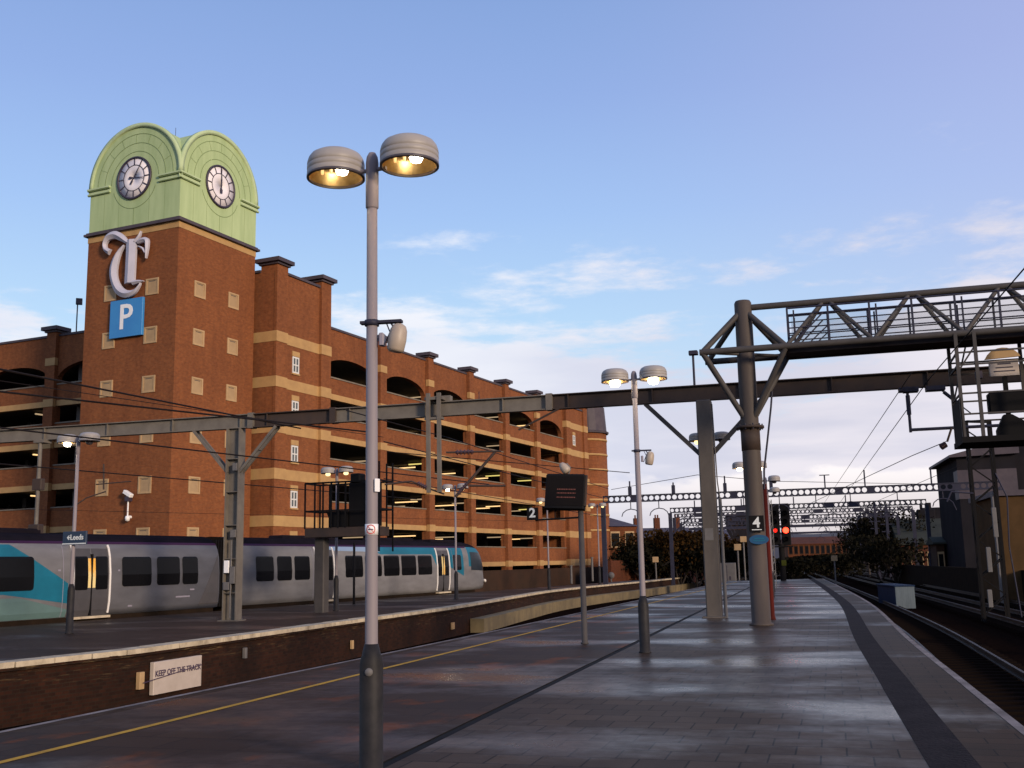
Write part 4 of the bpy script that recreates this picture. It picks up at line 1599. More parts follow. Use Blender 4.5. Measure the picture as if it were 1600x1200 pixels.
# H section column on the far platform
mb = MB()
mb.box(-.25, -.215, -.2, .2, 0, 6.33).box(.215, .25, -.2, .2, 0, 6.33).box(-.215, .215, -.014, .014, 0, 6.33)
for z in (.9, 2.0, 3.1, 4.2, 5.3):
    mb.box(-.215, .215, -.19, .19, z - .012, z + .012)
mb.box(-.36, .36, -.30, .30, 0, .03)
hcol = mb.build('column', STEELG, port)
for (x0, x1, z0, z1, m) in ((-.20, -.02, 1.55, 1.95, SIGNW), (-.21, .0, 1.0, 1.25, CAB), (.02, .20, 1.2, 1.75, CAB), (.0, .20, 2.7, 2.95, CAB), (.03, .2, 4.9, 5.15, CAB)):
    MB().bbox(x0, x1, -.24, -.03, z0, z1, .01).build('equipment_box', m, hcol)
MB().tube((.05, -.21, .1), (.05, -.21, 2.6), .022, 8).build('conduit', CAB, hcol)
for s in (-1, 1):
    mb = MB()
    for y in (-.12, .12):
        mb.bar((s * .22, y, 4.85), (s * 1.55, y, 6.33), .06, .09)
    mb.bar((s * .9, -.12, 5.60), (s * .9, .12, 5.60), .05, .05)
    mb.build('brace', STEELG, port)
# box section column on the near platform
mb = MB().bbox(-.22, .22, -.22, .22, 0, 6.33, .03, 0, Matrix.Translation((PLEN, 0, 0))).bbox(-.34, .34, -.34, .34, 0, .05, .02, 0, Matrix.Translation((PLEN, 0, 0)))
bcol = mb.build('column', mat('column_grey', (0.105, 0.09, 0.078), 0.7, col2=(0.075, 0.065, 0.058), scale=2.5, stretch=(1, 1, .4), spec=0.2), port)
MB().tube((PLEN + .33, -.1, 0), (PLEN + .33, -.1, 3.4), .05, 10).path([(PLEN + .33, -.1, 3.4), (PLEN + .28, -.1, 3.9), (PLEN + .24, -.1, 6.2)], .02, 6).build('conduit', CAB, bcol)
MB().box(PLEN - .15, PLEN + .1, -.235, -.222, 2.2, 2.55).build('number_plate', CAB, bcol)
for s in (-1, 1):
    mb = MB().bar((PLEN + s * .2, 0, 4.75), (PLEN + s * 1.75, 0, 6.33), .13, .13)
    mb.build('brace', STEEL, port)
# far column beyond the right of the view
MB().bbox(-.22, .22, -.22, .22, TRK, 6.33, .03, 0, Matrix.Translation((27.3, 0, 0))).build('column', STEELG, port)
MB().bbox(-.22, .22, -.22, .22, TRK, 6.33, .03, 0, Matrix.Translation((-15.7, 0, 0))).build('column', STEELG, port)
# vertical drop frames hung from the beam
for (px, zb, w, n) in ((69, 3.15, .14, 1), (683, 3.9, .30, 2), (1424, 5.05, .08, 1)):
    # where the picture column meets the portal plane
    nrm = Vector((-pdv.y, pdv.x, 0))
    q = PL(px, 700, PA, nrm) - PA
    x = q.dot(pdv)
    mb = MB()
    if n == 2:
        mb.box(x - .24, x - .12, -.36, -.26, zb, 7.05).box(x + .12, x + .24, -.36, -.26, zb, 7.05)
        mb.box(x - .3, x + .3, -.32, .3, 6.84, 6.93).box(x - .3, x + .3, -.34, -.14, 6.2, 6.28)
        mb.box(x - .1, x + .45, .0, .25, 6.82, 7.0)
    else:
        mb.tube((x, -.2, zb), (x, -.2, 6.35), w / 2, 8)
        mb.box(x - .22, x + .22, -.3, .1, 6.22, 6.33)
    dp = mb.build('drop_post', STEELG if px < 1000 else STEELB, port)
    if px == 69:
        MB().bbox(x - .2, x + .2, -.3, -.08, 4.55, 4.95, .03).build('fitting', STEELR, dp)
        MB().bbox(x - .22, x + .22, -.35, -.05, 3.0, 3.35, .03).build('fitting', STEELR, dp)
xr = (PL(1424, 700, PA, Vector((-pdv.y, pdv.x, 0))) - PA).dot(pdv)
MB().tube((xr - .02, -.2, 5.12), (xr + 2.6, -.2, 5.12), .045, 8).build('registration_tube', STEELB, port)
mb = MB().tube((xr, -.2, 6.1), (xr, -.2, 5.55), .06, 8).tube((xr + .75, -.2, 6.33), (xr + 1.6, -.2, 5.5), .018, 6).tube((xr + .95, -.2, 6.14), (xr + 1.3, -.2, 5.8), .05, 8)
mb.build('insulator', STEELB, port)
mb = MB().box(xr - .1, xr + .3, -.3, .1, 6.2, 6.32).box(xr + .5, xr + 1.0, -.3, .1, 6.2, 6.32)
mb.build('hanger_bracket', STEELB, port)
# post standing on the beam near the column
MB().tube((PLEN - .25, 0, 6.8), (PLEN - .25, 0, 7.78), .035, 8).bbox(PLEN - .37, PLEN - .10, -.13, .13, 7.74, 7.86, .02).build('finial_post', STEELB, port)
# small stub wires on top
MB().tube((8.6, 0, 6.8), (8.6, 0, 7.05), .012, 5).build('stub', STEELB, port)
MB().bar((11.2, -.1, 6.33), (9.9, -.1, 5.75), .05, .05).build('stay', STEELR, port)

# ------------------------------------------------------------------ tubular signal gantry with the number 4
C4 = G(1190, 977)
sgx = R(-16)
gan = empty('signal_gantry', (C4.x, C4.y, 0), sgx, 'tubular signal gantry on a thick round column with a lattice truss and walkway', 'gantry')
MB().lathe([(0, 0), (.30, 0), (.30, .04), (.24, .06), (.235, 3.2), (.232, 5.05), (.222, 8.30), (.19, 8.36), (0, 8.37)], n=28).build('column', COLM, gan)
MB().lathe([(.23, 4.96), (.36, 4.97), (.36, 5.03), (.23, 5.04)], n=24).lathe([(.236, 5.0), (.245, 5.0), (.245, 4.4), (.236, 4.4)], n=24).build('flange', STEELR, gan)
for k in range(10):
    t = 2 * PI * k / 10
    MB().tube((.31 * math.cos(t), .31 * math.sin(t), 4.93), (.31 * math.cos(t), .31 * math.sin(t), 5.08), .02, 6).build('bolt', STEELB, gan)
ZT, ZB, HW, LEN = 8.17, 6.93, .70, 16.0
MB().tube((0, 0, ZT), (LEN, 0, ZT), .085, 12).build('top_chord', STEEL, gan)
for y in (-HW, HW):
    MB().tube((-1.12, y, ZB), (LEN, y, ZB), .085, 12).build('bottom_chord', STEEL, gan)
    for s in (-1, 1):
        MB().tube((s * .1, y * .12, 8.02), (s * 1.05, y, ZB), .075, 10).build('diagonal', STEEL, gan)
        MB().tube((s * .12, y * .15, 5.25), (s * 1.05, y, ZB), .075, 10).build('diagonal', STEEL, gan)
    x = 1.05
    while x + 2.1 < LEN:
        MB().tube((x, y, ZB), (x + .98, 0, ZT), .055, 8).build('diagonal', STEEL, gan)
        MB().tube((x + 1.12, 0, ZT), (x + 2.1, y, ZB), .055, 8).build('diagonal', STEEL, gan)
        x += 2.1
x = -1.05
while x < LEN:
    MB().tube((x, -HW, ZB), (x, HW, ZB), .05, 8).build('cross_tube', STEEL, gan)
    x += 2.1
MB().tube((-1.05, -HW, ZB), (1.05, HW, ZB), .045, 8).build('cross_tube', STEEL, gan)
fl = MB().box(1.05, LEN, -.48, .48, ZB - .10, ZB - .05).box(1.05, LEN, -.50, -.44, ZB - .14, ZB + .10).box(1.05, LEN, .44, .50, ZB - .14, ZB + .10)
fl.build('walkway', STEELR, gan)
for y in (-.46, .46):
    rb = MB()
    rb.tube((1.1, y, 8.02 - .06), (LEN, y, 8.02 - .06), .025, 6)
    for z in (7.79, 7.44, 7.30):
        rb.tube((1.1, y, z), (LEN, y, z), .018, 6)
    x = 1.12
    k = 0
    while x < LEN:
        rb.bar((x, y, ZB), (x, y, 7.96), .05, .05)
        if k % 2 == 0:
            rb.bar((x + .16, y, ZB), (x + .16, y, 7.9), .04, .04)
        x += 1.0
        k += 1
    rb.bar((1.2, y, 7.0), (2.0, y, 7.78), .035, .035)
    rb.bar((1.6, y, 7.0), (2.1, y, 7.44), .03, .03)
    rb.build('handrail', STEELB, gan)
MESHM = bpy.data.materials.new('fine_wire_mesh')
MESHM.use_nodes = True
MESHM.node_tree.nodes['Principled BSDF'].inputs['Base Color'].default_value = (0.10, 0.10, 0.11, 1)
MESHM.node_tree.nodes['Principled BSDF'].inputs['Alpha'].default_value = 0.11
for y in (-.43, .43):
    for k in range(7):
        MB().box(1.2 + 2.0 * k, 3.1 + 2.0 * k, y - .004, y + .004, 7.02, 7.76).build('mesh_panel', MESHM, gan)
MB().lathe([(0, TRK), (.30, TRK), (.30, TRK + .06), (.235, TRK + .1), (.222, 8.30), (.19, 8.36), (0, 8.37)], (15.6, 0, 0), n=24).build('column', COLM, gan)
# drop cable beside the column
MB().path([(.60, .3, 5.95), (.55, .3, 5.55), (.42, .3, 4.75), (.28, .25, 3.9), (.26, .1, 3.4)], .028, 6).build('cable', STEELB, gan)
# signal cage hung under the truss at the right
CX0, CX1, CZ = 5.02, 7.9, 4.40
cg = MB()
for (x, y) in ((CX0, -.75), (CX0, .75), (CX0 + .42, -.75), (CX1, -.75), (CX1, .75), (CX0 + 1.66, -.75), (CX0 + 1.66, .75)):
    cg.bar((x, y, CZ), (x, y, ZB), .08, .08)
for z in (4.95, 5.45, 6.15, 6.45):
    for y in (-.75, .75):
        cg.bar((CX0, y, z), (CX1, y, z), .04, .04)
    cg.bar((CX0, -.75, z), (CX0, .75, z), .04, .04)
cg.bar((CX0, -.75, 6.0), (CX0 + .42, -.75, 6.6), .04, .04).bar((CX0, .75, 5.4), (CX0 + .42, .75, 6.9), .04, .04)
cg.build('cage_frame', STEEL, gan)
MB().box(CX0 - .06, CX1, -.85, .85, CZ - .14, CZ).build('cage_floor', BLACK2, gan)
MB().box(CX0 - .03, CX0 - .015, -.8, .8, CZ, 5.35).build('cage_mesh_panel', BLACK2, gan)
# signals mounted in the cage, seen from behind
sb = empty('cage_signal', tuple(Vector(gan.location) + Matrix.Rotation(sgx, 3, 'Z') @ Vector((CX0 + 1.12, -.05, CZ))), sgx,
           'black signal back with cream fan shaped top inside the right hand cage', 'signal')
MB().bbox(-.44, .44, -.16, .16, .62, 1.12, .04).build('backboard', BLACK, sb)
MB().prism([(-.30, .02), (.42, .02), (.42, .32), (.06, .56), (-.12, .56), (-.30, .2)], -.14, .12).build('hood', BLACK, sb)
MB().box(-.05, .05, -.06, .06, 0, 1.5).build('post', BLACK2, sb)
MB().prism([(-.42 + .0, 1.95)] + [(.42 * math.cos(R(160 - 14 * k)), 1.86 + .36 * math.sin(R(160 - 14 * k))) for k in range(11)], -.04, .04).build('fan_top', STONE2, sb)
MB().bbox(-.33, .33, -.05, .05, 1.52, 1.90, .01).build('sign_plate', BOARDW, sb)
mb = MB()
for k, z in enumerate((1.62, 1.71, 1.80)):
    mb.box(-.24 + .05 * k, .24 - .04 * k, -.056, -.051, z, z + .03)
mb.build('plate_lines', CLOCKD, sb)
MB().bbox(-.66, -.50, -.08, .08, 1.5, 1.68, .01).build('relay_case', CLOCKD, sb)


def numbersign(pos, rot, txt, size, label, w, h):
    r_ = empty('platform_number_sign', pos, rot, label, 'sign')
    MB().bbox(-w / 2, w / 2, -.02, .02, -h / 2, h / 2, .006).build('board', BLACK, r_)
    t = text_mesh(txt, size, .006, 'number', SIGNTEXT, r_, .008)
    t.location = (0, -.024, 0.015)
    return r_


p = P(1182, 818, C4.y - .30)
n4 = numbersign((p.x, p.y, p.z), R(-12), '4', .36, 'black sign with white number 4 on the round gantry column', .37, .40)
MB().box(-.12, .12, -.026, -.021, -.165, -.145).build('underline', SIGNTEXT, n4)
p = P(1186, 843, C4.y - .29)
bs = empty('blue_oval_sign', (p.x, p.y, p.z), R(-12), 'small blue oval sign below the number 4 on the round column', 'sign')
MB().prism([(.24 * math.cos(2 * PI * k / 28), .12 * math.sin(2 * PI * k / 28)) for k in range(28)], -.02, .02).build('oval_plate', mat('dull_blue', (0.015, 0.07, 0.15), 0.6, spec=0.2), bs)
MB().box(-.14, .15, -.026, -.021, -.035, -.015).box(-.11, .13, -.026, -.021, .02, .04).build('marking', TEAL, bs)
# red pole and thin white post right of the column
p = G(1206, 962)
tag(MB().lathe([(0, 0), (.10, 0), (.085, .05), (.07, .1), (.062, 3.7), (0, 3.7)], n=14).build('red_pole', REDP, None, (p.x - .46, p.y - 2.0, 0)), 'tall rust red pole standing right behind the round gantry column', 'pole')
p = P(1209, 880, 60)
wp = empty('slim_white_post', (p.x, p.y, 0), 0, 'slim pale lattice post between the red pole and the red signal', 'post')
MB().box(-.06, -.03, -.02, .02, 0, 4.9).box(.06, .09, -.02, .02, 0, 4.9).build('frame', CAB, wp)
mb = MB()
for k in range(14):
    mb.bar((-.05, 0, .3 + k * .33), (.08, 0, .3 + k * .33 + (.33 if k % 2 else 0)), .03, .03)
mb.build('lattice', CAB, wp)

# ------------------------------------------------------------------ departure screen with its post, arm and number 2
p = G(910, 1006)
ds = empty('departure_screen', (p.x + .05, p.y, 0), R(-14), 'black departure screen with faint orange lines on a slim dark post', 'screen')
MB().lathe([(0, 0), (.085, 0), (.085, .02), (.062, .04), (.058, 2.9), (0, 2.9)], n=14).build('post', STEEL, ds)
Tt = Matrix.Translation((-.30, 0, 3.11)) @ Matrix.Rotation(R(3), 4, 'Y') @ Matrix.Rotation(R(-9), 4, 'X')
MB().bbox(-.42, .42, -.16, .10, -.37, .37, .03, 0, Tt).build('casing', BLACK, ds)
MB().box(-.40, .40, -.168, -.162, -.31, .31, 0, Tt).build('display_glass', mat('screen_glass', (0.006, 0.004, 0.0035), 0.6, spec=0.1), ds)
mb = MB()
rr_ = random.Random(5)
for z in (.02, -.06, -.15):
    x = -.16
    while x < .22:
        w_ = rr_.uniform(.012, .03)
        mb.box(x, x + w_, -.172, -.169, z, z + .022, 0, Tt)
        x += w_ + .012
mb.build('led_lines', ORANGE, ds)
MB().box(.30, .45, -.22, -.14, -.3, .36, 0, Tt @ Matrix.Translation((0.0, .12, 0))).build('side_panel', STEELR, ds)
MB().tube((.02, 0, 2.58), (-.98, 0, 2.55), .02, 8).tube((-.55, 0, 2.57), (-.55, 0, 2.78), .014, 6).build('sign_arm', BLACK, ds)
tr_ = Matrix.Rotation(R(-14), 3, 'Z') @ Vector((-.98, -.03, 2.68))
n2 = numbersign((p.x + tr_.x, p.y + tr_.y, tr_.z), R(-10), '2', .27, 'black sign with white number 2 on the arm left of the departure screen', .24, .26)
# dome speaker on top of the screen
cs = Matrix.Rotation(R(-14), 3, 'Z') @ Vector((-.30, .0, 3.5))
sc_ = empty('screen_loudspeaker', (p.x + cs.x, p.y + cs.y, cs.z), R(-14), 'grey bell shaped loudspeaker perched on top of the departure screen', 'loudspeaker')
MB().lathe([(0, -.14), (.08, -.13), (.10, -.08), (.09, .02), (.05, .10), (0, .12)], n=16, T=Matrix.Translation((.02, 0, .14)) @ Matrix.Rotation(R(-38), 4, 'Y')).build('horn', SPEAK, sc_)
MB().path([(.10, 0, -.05), (.16, 0, .12), (.08, 0, .22)], .02, 6).build('bracket', CAB, sc_)

# ------------------------------------------------------------------ black signal cage on the far platform
p = G(502, 957)
ck = empty('signal_cage', (p.x, p.y, 0), R(-20), 'black railed signal cage raised on a thick dark post, far platform', 'signal')
MB().bbox(-.21, .21, -.21, .21, 0, 2.75, .04).build('post', STEEL, ck)
MB().box(-.42, 2.55, -.55, .55, 2.78, 3.12).build('cage_floor', STEELR, ck)
mb = MB()
for y in (-.55, .55):
    for z in (3.75, 4.80):
        mb.bar((-.42, y, z), (2.7, y, z), .06, .06)
    for x in (-.42, .0, .35, .7, 1.0, 1.3, 2.7, 2.45):
        mb.bar((x, y, 3.1), (x, y, 4.80 if x < 2.4 else 5.5), .05, .05)
for x in (-.42, 2.7):
    mb.bar((x, -.55, 4.8), (x, .55, 4.8), .06, .06)
    mb.bar((x, -.55, 3.75), (x, .55, 3.75), .06, .06)
for y in (-.56, .56):
    mb.bar((2.7, y, 2.2), (2.7, y, 5.5), .05, .05)
mb.build('railing', BLACK, ck)
MB().bbox(1.25, 2.4, -.25, .3, 3.15, 4.80, .05).build('signal_case', BLACK, ck)
MB().bbox(1.35, 1.75, -.3, .2, 4.8, 5.12, .04).build('top_case', BLACK, ck)
MB().prism([(.35, 3.72), (1.25, 3.72), (1.25, 3.14), (.6, 3.14)], -.3, .3).build('hood', BLACK, ck)
tag(MB().lathe([(0, 0), (.07, 0), (.055, .05), (.055, 2.75), (0, 2.75)], n=10).build('slim_dark_post', BLACK2, None, tuple(G(553, 944))), 'slim dark post under the right end of the signal cage', 'post')

# ------------------------------------------------------------------ red signal at the end of the near platform
p = P(1222, 870, 80)
rs = empty('colour_light_signal', (p.x, p.y, TRK + .48), R(-18), 'twin headed railway signal showing two red lights beyond the platform end', 'signal')
zc = 1.0
MB().tube((0, 0, 0), (0, 0, 3.2), .22, 10).build('post', BLACK2, rs)
MB().box(-.85, .85, -.3, .35, 2.95, 3.05).build('platform', BLACK2, rs)
for (x, d) in ((-.36, 0), (.40, 1)):
    hd = MB().bbox(x - .33, x + .33, -.12, .2, 3.1, 6.2, .05).build('signal_head', BLACK, rs)
    for k, z in enumerate((3.55, 4.2, 4.85, 5.5)):
        on = k == 1
        T = Matrix.Translation((x, -.125, z)) @ Matrix.Rotation(R(90), 4, 'X')
        rad = (.22 if d else .15) if on else .17
        MB().lathe([(0, .06), (rad * .7, .045), (rad, 0.0), (0, 0)], n=16, T=T).build('lens', (REDL if d else REDL2) if on else BLACK2, hd)
        MB().lathe([(rad * 1.02, 0), (rad * 1.06, .2), (rad * 1.10, .2), (rad * 1.1, 0)], n=16, T=T).build('visor', BLACK2, hd)
MB().box(-.05, .30, -.26, -.22, 1.6, 2.0).build('yellow_board', HIVIS, rs)
MB().box(-.9, -.8, -.1, .1, 0, 6.2).build('ladder', CAB, rs)

# ------------------------------------------------------------------ far girders with round holes
def cell_beam(mb, x0, x1, z0, z1, pitch, t=.16, miss=()):
    """web plate with a row of round openings between two flanges"""
    mb.box(x0, x1, -t / 2, t / 2, z0, z0 + .045).box(x0, x1, -t / 2, t / 2, z1 - .045, z1)
    za, zb = z0 + .045, z1 - .045
    zm, hh = (za + zb) / 2, (zb - za) / 2
    n = int((x1 - x0) / pitch)
    pt = (x1 - x0) / n
    for i in range(n):
        a, b = x0 + i * pt, x0 + (i + 1) * pt
        if i in miss:
            mb.box(a, b, -.03, .03, za, zb)
            continue
        cx, r = (a + b) / 2, min(hh * .80, pt * .40)
        m = 16
        for s in (-.03, .03):
            ci = [(cx + r * math.cos(2 * PI * k / m), s, zm + r * math.sin(2 * PI * k / m)) for k in range(m)]
            ou = []
            for k in range(m):
                c_, s_ = math.cos(2 * PI * k / m), math.sin(2 * PI * k / m)
                q = min((pt / 2) / abs(c_) if abs(c_) > 1e-6 else 9, hh / abs(s_) if abs(s_) > 1e-6 else 9)
                ou.append((cx + q * c_, s, zm + q * s_))
            mb.add(ci + ou, [(k, (k + 1) % m, m + (k + 1) % m, m + k) for k in range(m)])


GUNIT = Vector((math.cos(R(-16.4)), math.sin(R(-16.4)), 0))
girder_specs = [
    # left px, right px, distance at the middle, top px at right, depth, label
    (942, 1566, 76.0, .55, 'nearest long blue grey girder pierced by a row of round holes', True),
    (1046, 1447, 97.0, .50, 'second holed girder on posts, just below and behind the nearest one', True),
    (1052, 1425, 110.0, .42, 'slim holed girder between the second and the third bigger ones', True),
    (1066, 1392, 140.0, .40, 'slim holed girder behind the third bigger one', True),
    (1062, 1400, 124.0, .50, 'third and fainter holed girder far down the line', True),
    (1075, 1390, 160.0, .50, 'fourth holed girder, very far down the line', False),
    (1085, 1380, 205.0, .50, 'most distant thin girder spanning the tracks', False)]
for gi, (u0, u1, Ym, dep, lb, full) in enumerate(girder_specs):
    um = (u0 + u1) / 2
    cpt = P(um, 780, Ym)
    nrm = Vector((-GUNIT.y, GUNIT.x, 0))
    a = (PL(u0, 780, cpt, nrm) - cpt).dot(GUNIT)
    b = (PL(u1, 780, cpt, nrm) - cpt).dot(GUNIT)
    gr = empty('holed_girder', (cpt.x, cpt.y, TRK), math.atan2(GUNIT.y, GUNIT.x), lb, 'gantry', 'overhead line girders down the tracks')
    zt = 6.55 - TRK
    n = int((b - a) / .43)
    rnd = random.Random(gi)
    miss = set()
    k = 5
    while k < n:
        miss.add(k)
        if gi > 0:
            miss.add(k + 1)
        k += rnd.choice((5, 9, 13, 17))
    mb = MB()
    if gi < 5:
        cell_beam(mb, a, b, zt - dep, zt, .43, miss=miss)
    else:
        mb.box(a, b, -.1, .1, zt - dep * .8, zt)
    mb.build('beam', STEELB, gr)
    for x in (a, b):
        MB().box(x - .16, x + .16, -.16, .16, 0, zt - dep).build('post', STEELB, gr)
    if gi == 1:
        MB().bar((a, 0, zt - 2.6), (a + 2.4, 0, zt - dep), .12, .12).build('brace', STEELB, gr)
    # insulator posts on top and registration arcs below
    for q in range(7 if gi == 0 else 4):
        x = a + (b - a) * (.08 + .86 * (q + rnd.uniform(-.2, .2)) / (7 if gi == 0 else 4))
        hgt = rnd.uniform(.45, 1.2) if gi == 0 else .6
        pst = MB().box(x - .05, x + .05, -.05, .05, zt, zt + hgt)
        if gi == 0 and q < 4:
            pst.box(x - .12, x + .12, -.12, .12, zt, zt + .6)
        if gi == 0 and q == 4:
            pst.box(x - .35, x + .35, -.05, .05, zt + hgt - .06, zt + hgt)
        pst.build('top_post', STEELB, gr)
    for q in range(9 if gi < 2 else 6):
        x = a + (b - a) * (.06 + .9 * (q + rnd.uniform(-.2, .2)) / (9 if gi < 2 else 6))
        pts = [(x + 1.0 * math.cos(PI * k / 6) * .7, 0, zt - dep - 1.05 + .55 * math.sin(PI * k / 6)) for k in range(7)]
        h = MB().path(pts, .035, 5)
        h.tube((x, 0, zt - dep), (x, 0, zt - dep - .5), .035, 5)
        h.tube(pts[0], (pts[0][0] + .1, 0, pts[0][2] - .3), .03, 5)
        h.build('registration_arch', STEELB, gr)

# ------------------------------------------------------------------ tracks
def extend(poly, L_=260, step=20):
    a, b = Vector(poly[-2]), Vector(poly[-1])
    t = (b - a).normalized()
    out = list(poly)
    for k in range(1, int(L_ / step) + 1):
        q = b + t * step * k
        out.append((q.x, q.y))
    return out


def track(line, label, sleepers=True):
    root = empty('railway_track', (line[len(line) // 2][0], line[len(line) // 2][1], TRK), 0, label, 'railway track', 'railway tracks on dark ballast')
    ox, oy = root.location.x, root.location.y
    for s in (-.7175, .7175):
        rl = off(line, s)
        mb = MB()
        for (a, b) in zip(rl, rl[1:]):
            mb.bar((a[0] - ox, a[1] - oy, .03), (b[0] - ox, b[1] - oy, .03), .14, .03)
            mb.bar((a[0] - ox, a[1] - oy, .09), (b[0] - ox, b[1] - oy, .09), .02, .11)
            mb.bar((a[0] - ox, a[1] - oy, .16), (b[0] - ox, b[1] - oy, .16), .07, .05)
        mb.build('rail', RAIL, root)
    mb = MB()
    d = 0
    for (a, b) in zip(line, line[1:]):
        a, b = Vector((*a, 0)), Vector((*b, 0))
        L_ = (b - a).length
        t = (b - a).normalized()
        n_ = Vector((t.y, -t.x, 0))
        while d < L_:
            q = a + t * d
            if q.y > 130:
                break
            mb.bar((q.x - n_.x * 1.25 - ox, q.y - n_.y * 1.25 - oy, -.06), (q.x + n_.x * 1.25 - ox, q.y + n_.y * 1.25 - oy, -.06), .26, .14)
            d += .65
        d -= L_
    mb.build('sleepers', SLEEP, root)['kind'] = 'stuff'


NRX = extend(NR)
track(off(NRX, 1.55), 'dark railway track directly along the right edge of the near platform')
track(off(NRX, 6.0), 'second railway track from the right platform edge, past the relay box')
track(off(NRX, 9.4), 'third railway track from the right platform edge')
track(off(NRX, 13.2), 'railway track farthest to the right')
NLX = extend(NL, 120)
track(off(NLX, -1.5), 'railway track in the pit between the two platforms')
tl = [tuple((TP0 + TD * (-40 + 10 * k) - TNR * 1.4).to_2d()) for k in range(16)]
track(tl, 'railway track carrying the silver train')

# relay box between the tracks
p = G(1405, 947, TRK)
rb = empty('relay_box', (p.x + .35, p.y, TRK - .15), R(-7), 'long low blue relay box with pale end, right of the platform', 'box')
MB().bbox(-.48, .48, -.01, 4.4, 0, 1.15, .03).build('case', BOXB, rb)
MB().bbox(-.50, .50, -.05, -.012, .02, 1.18, .02).build('pale_end', BOXG, rb)
MB().bbox(-.54, .54, -.07, 4.46, 1.152, 1.23, .02).build('lid', BOXB, rb)

# ------------------------------------------------------------------ sign and plates on the pit wall
def on_face(u, v):
    """point on the brick face of the far platform and its heading"""
    best = None
    line = off(FE, -.02)
    for a, b in zip(line, line[1:]):
        t = Vector((b[0] - a[0], b[1] - a[1], 0)).normalized()
        n_ = Vector((t.y, -t.x, 0))
        q = PL(u, v, Vector((*a, 0)), n_)
        k = (q - Vector((*a, q.z))).dot(t)
        L_ = math.hypot(b[0] - a[0], b[1] - a[1])
        if -.01 <= k <= L_ + .01 and q.y > 0:
            return q, math.atan2(t.y, t.x)
    return None


q0, h0 = on_face(276, 1053)
ko = empty('warning_sign', tuple(q0), h0, 'long cream warning sign with dark lettering on the pit wall', 'sign')
MB().bbox(-.92, .92, -.05, .06, -.36, .34, .01).build('board', BOARDW, ko)
t_ = text_mesh('KEEP OFF THE TRACK', .178, .006, 'lettering', DARKTXT, ko, .004)
t_.location = (0, -.054, .08)
MB().bar((-1.3, -.06, -.06), (.9, -.06, .12), .012, .02).build('scrape_mark', DARKTXT, ko)
q1, h1 = on_face(219, 1062)
MB_ = MB().bbox(-.07, .09, -.05, .06, -.2, .16, .01)
tag(MB_.build('sign_remnant', STONE2, None, tuple(q1), h1), 'narrow cream leftover of a sign left of the warning sign', 'sign')
for i, (u, v, lb) in enumerate(((551, 1007, 'small white plate on the pit wall just left of the nearest lamp post'), (707, 978, 'pair of small white plates on the pit wall past the nearest lamp post'), (741, 972, 'small white plate at the end of the darker pit wall'), (384, 1020, 'little grey plate on the pit wall past the warning sign'))):
    q, h = on_face(u, v)
    m_ = MB().bbox(-.09, .02, -.04, .05, -.13, .13, .01)
    if i == 1:
        m_.bbox(.08, .18, -.04, .05, -.13, .13, .01)
    tag(m_.build('wall_plate', CAB if i == 3 else STONE2, None, tuple(q), h), lb, 'plate')
# concrete ledge at the foot of the far half of the pit wall
lg = [p_ for p_ in FE if p_[1] > 46]
mb = MB()
la, lb_ = off(lg, -.05), off(lg, .55)
sheet(mb, la, lb_, -.62)
wall(mb, lb_, -1.2, -.62)
mb.add([(*la[0], -1.2), (*lb_[0], -1.2), (*lb_[0], -.62), (*la[0], -.62)], [(0, 1, 2, 3)])
tag(mb.build('concrete_ledge', mat('olive_concrete', (0.19, 0.14, 0.065), 0.9, col2=(0.10, 0.075, 0.04), scale=1.0)), kind='structure')

# ------------------------------------------------------------------ wires
def wire(uvs, z, label, r=.016, ext=(0, 0), group='overhead wires', sag=0.0):
    pts = [G(u, v, z) for u, v in uvs]
    d0 = (pts[0] - pts[1]).normalized()
    d1 = (pts[-1] - pts[-2]).normalized()
    pts = [pts[0] + d0 * ext[0]] + pts + [pts[-1] + d1 * ext[1]]
    o_ = pts[len(pts) // 2]
    m_ = MB().path([p_ - o_ for p_ in pts], r, 5)
    return tag(m_.build('overhead_wire', WIRE, None, tuple(o_)), label, 'wire', group)


wire([(0, 577), (320, 640)], 6.25, 'topmost dark overhead wire crossing the brick tower', .026, (14, 5))
wire([(0, 612), (320, 647)], 5.9, 'second dark overhead wire crossing the tower, close under the topmost', .026, (8, 6))
wire([(20, 598), (320, 642)], 6.0, 'thin overhead wire between the two upper wires on the tower', .010, (8, 8))
wire([(100, 680), (506, 727)], 5.2, 'overhead wire crossing the tower just below the portal beam', .023, (8, 12))
wire([(120, 735), (345, 754)], 4.9, 'overhead wire crossing the lower tower windows', .020, (8, 14))
wire([(130, 798), (470, 806)], 4.3, 'lowest thin wire in front of the tower and bay', .009, (8, 20))
wire([(600, 748), (900, 800)], 5.0, 'thin wire in front of the car park right of the nearest lamp post', .020, (0, 10))
wire([(600, 690), (880, 762)], 5.6, 'upper thin wire in front of the car park openings', .020, (0, 10))
wire([(1600, 420), (1452, 592), (1338, 750)], 6.3, 'long overhead wire rising to the top right corner', .014, (4, 40))
wire([(1418, 592), (1312, 750)], 6.3, 'long overhead wire left of the one that reaches the corner', .012, (1, 40))
wire([(1478, 690), (1425, 712), (1312, 765)], 5.0, 'overhead contact wire with droppers left of the grey building', .014, (0, 30))
wire([(1500, 727), (1405, 768)], 5.0, 'short low wire left of the grey building', .012, (0, 30))
wire([(955, 765), (1090, 742), (1210, 752), (1480, 757)], 7.0, 'thin wire strung along the tops of the nearest holed girder posts', .02)


wire([(605, 706), (790, 722)], 5.4, 'wire level with the double drop post, between the two long car park wires', .017, (0, 8))
wire([(592, 655), (700, 684), (860, 735)], 5.9, 'wire leaving the portal beam and falling right across the car park', .018, (2, 14))


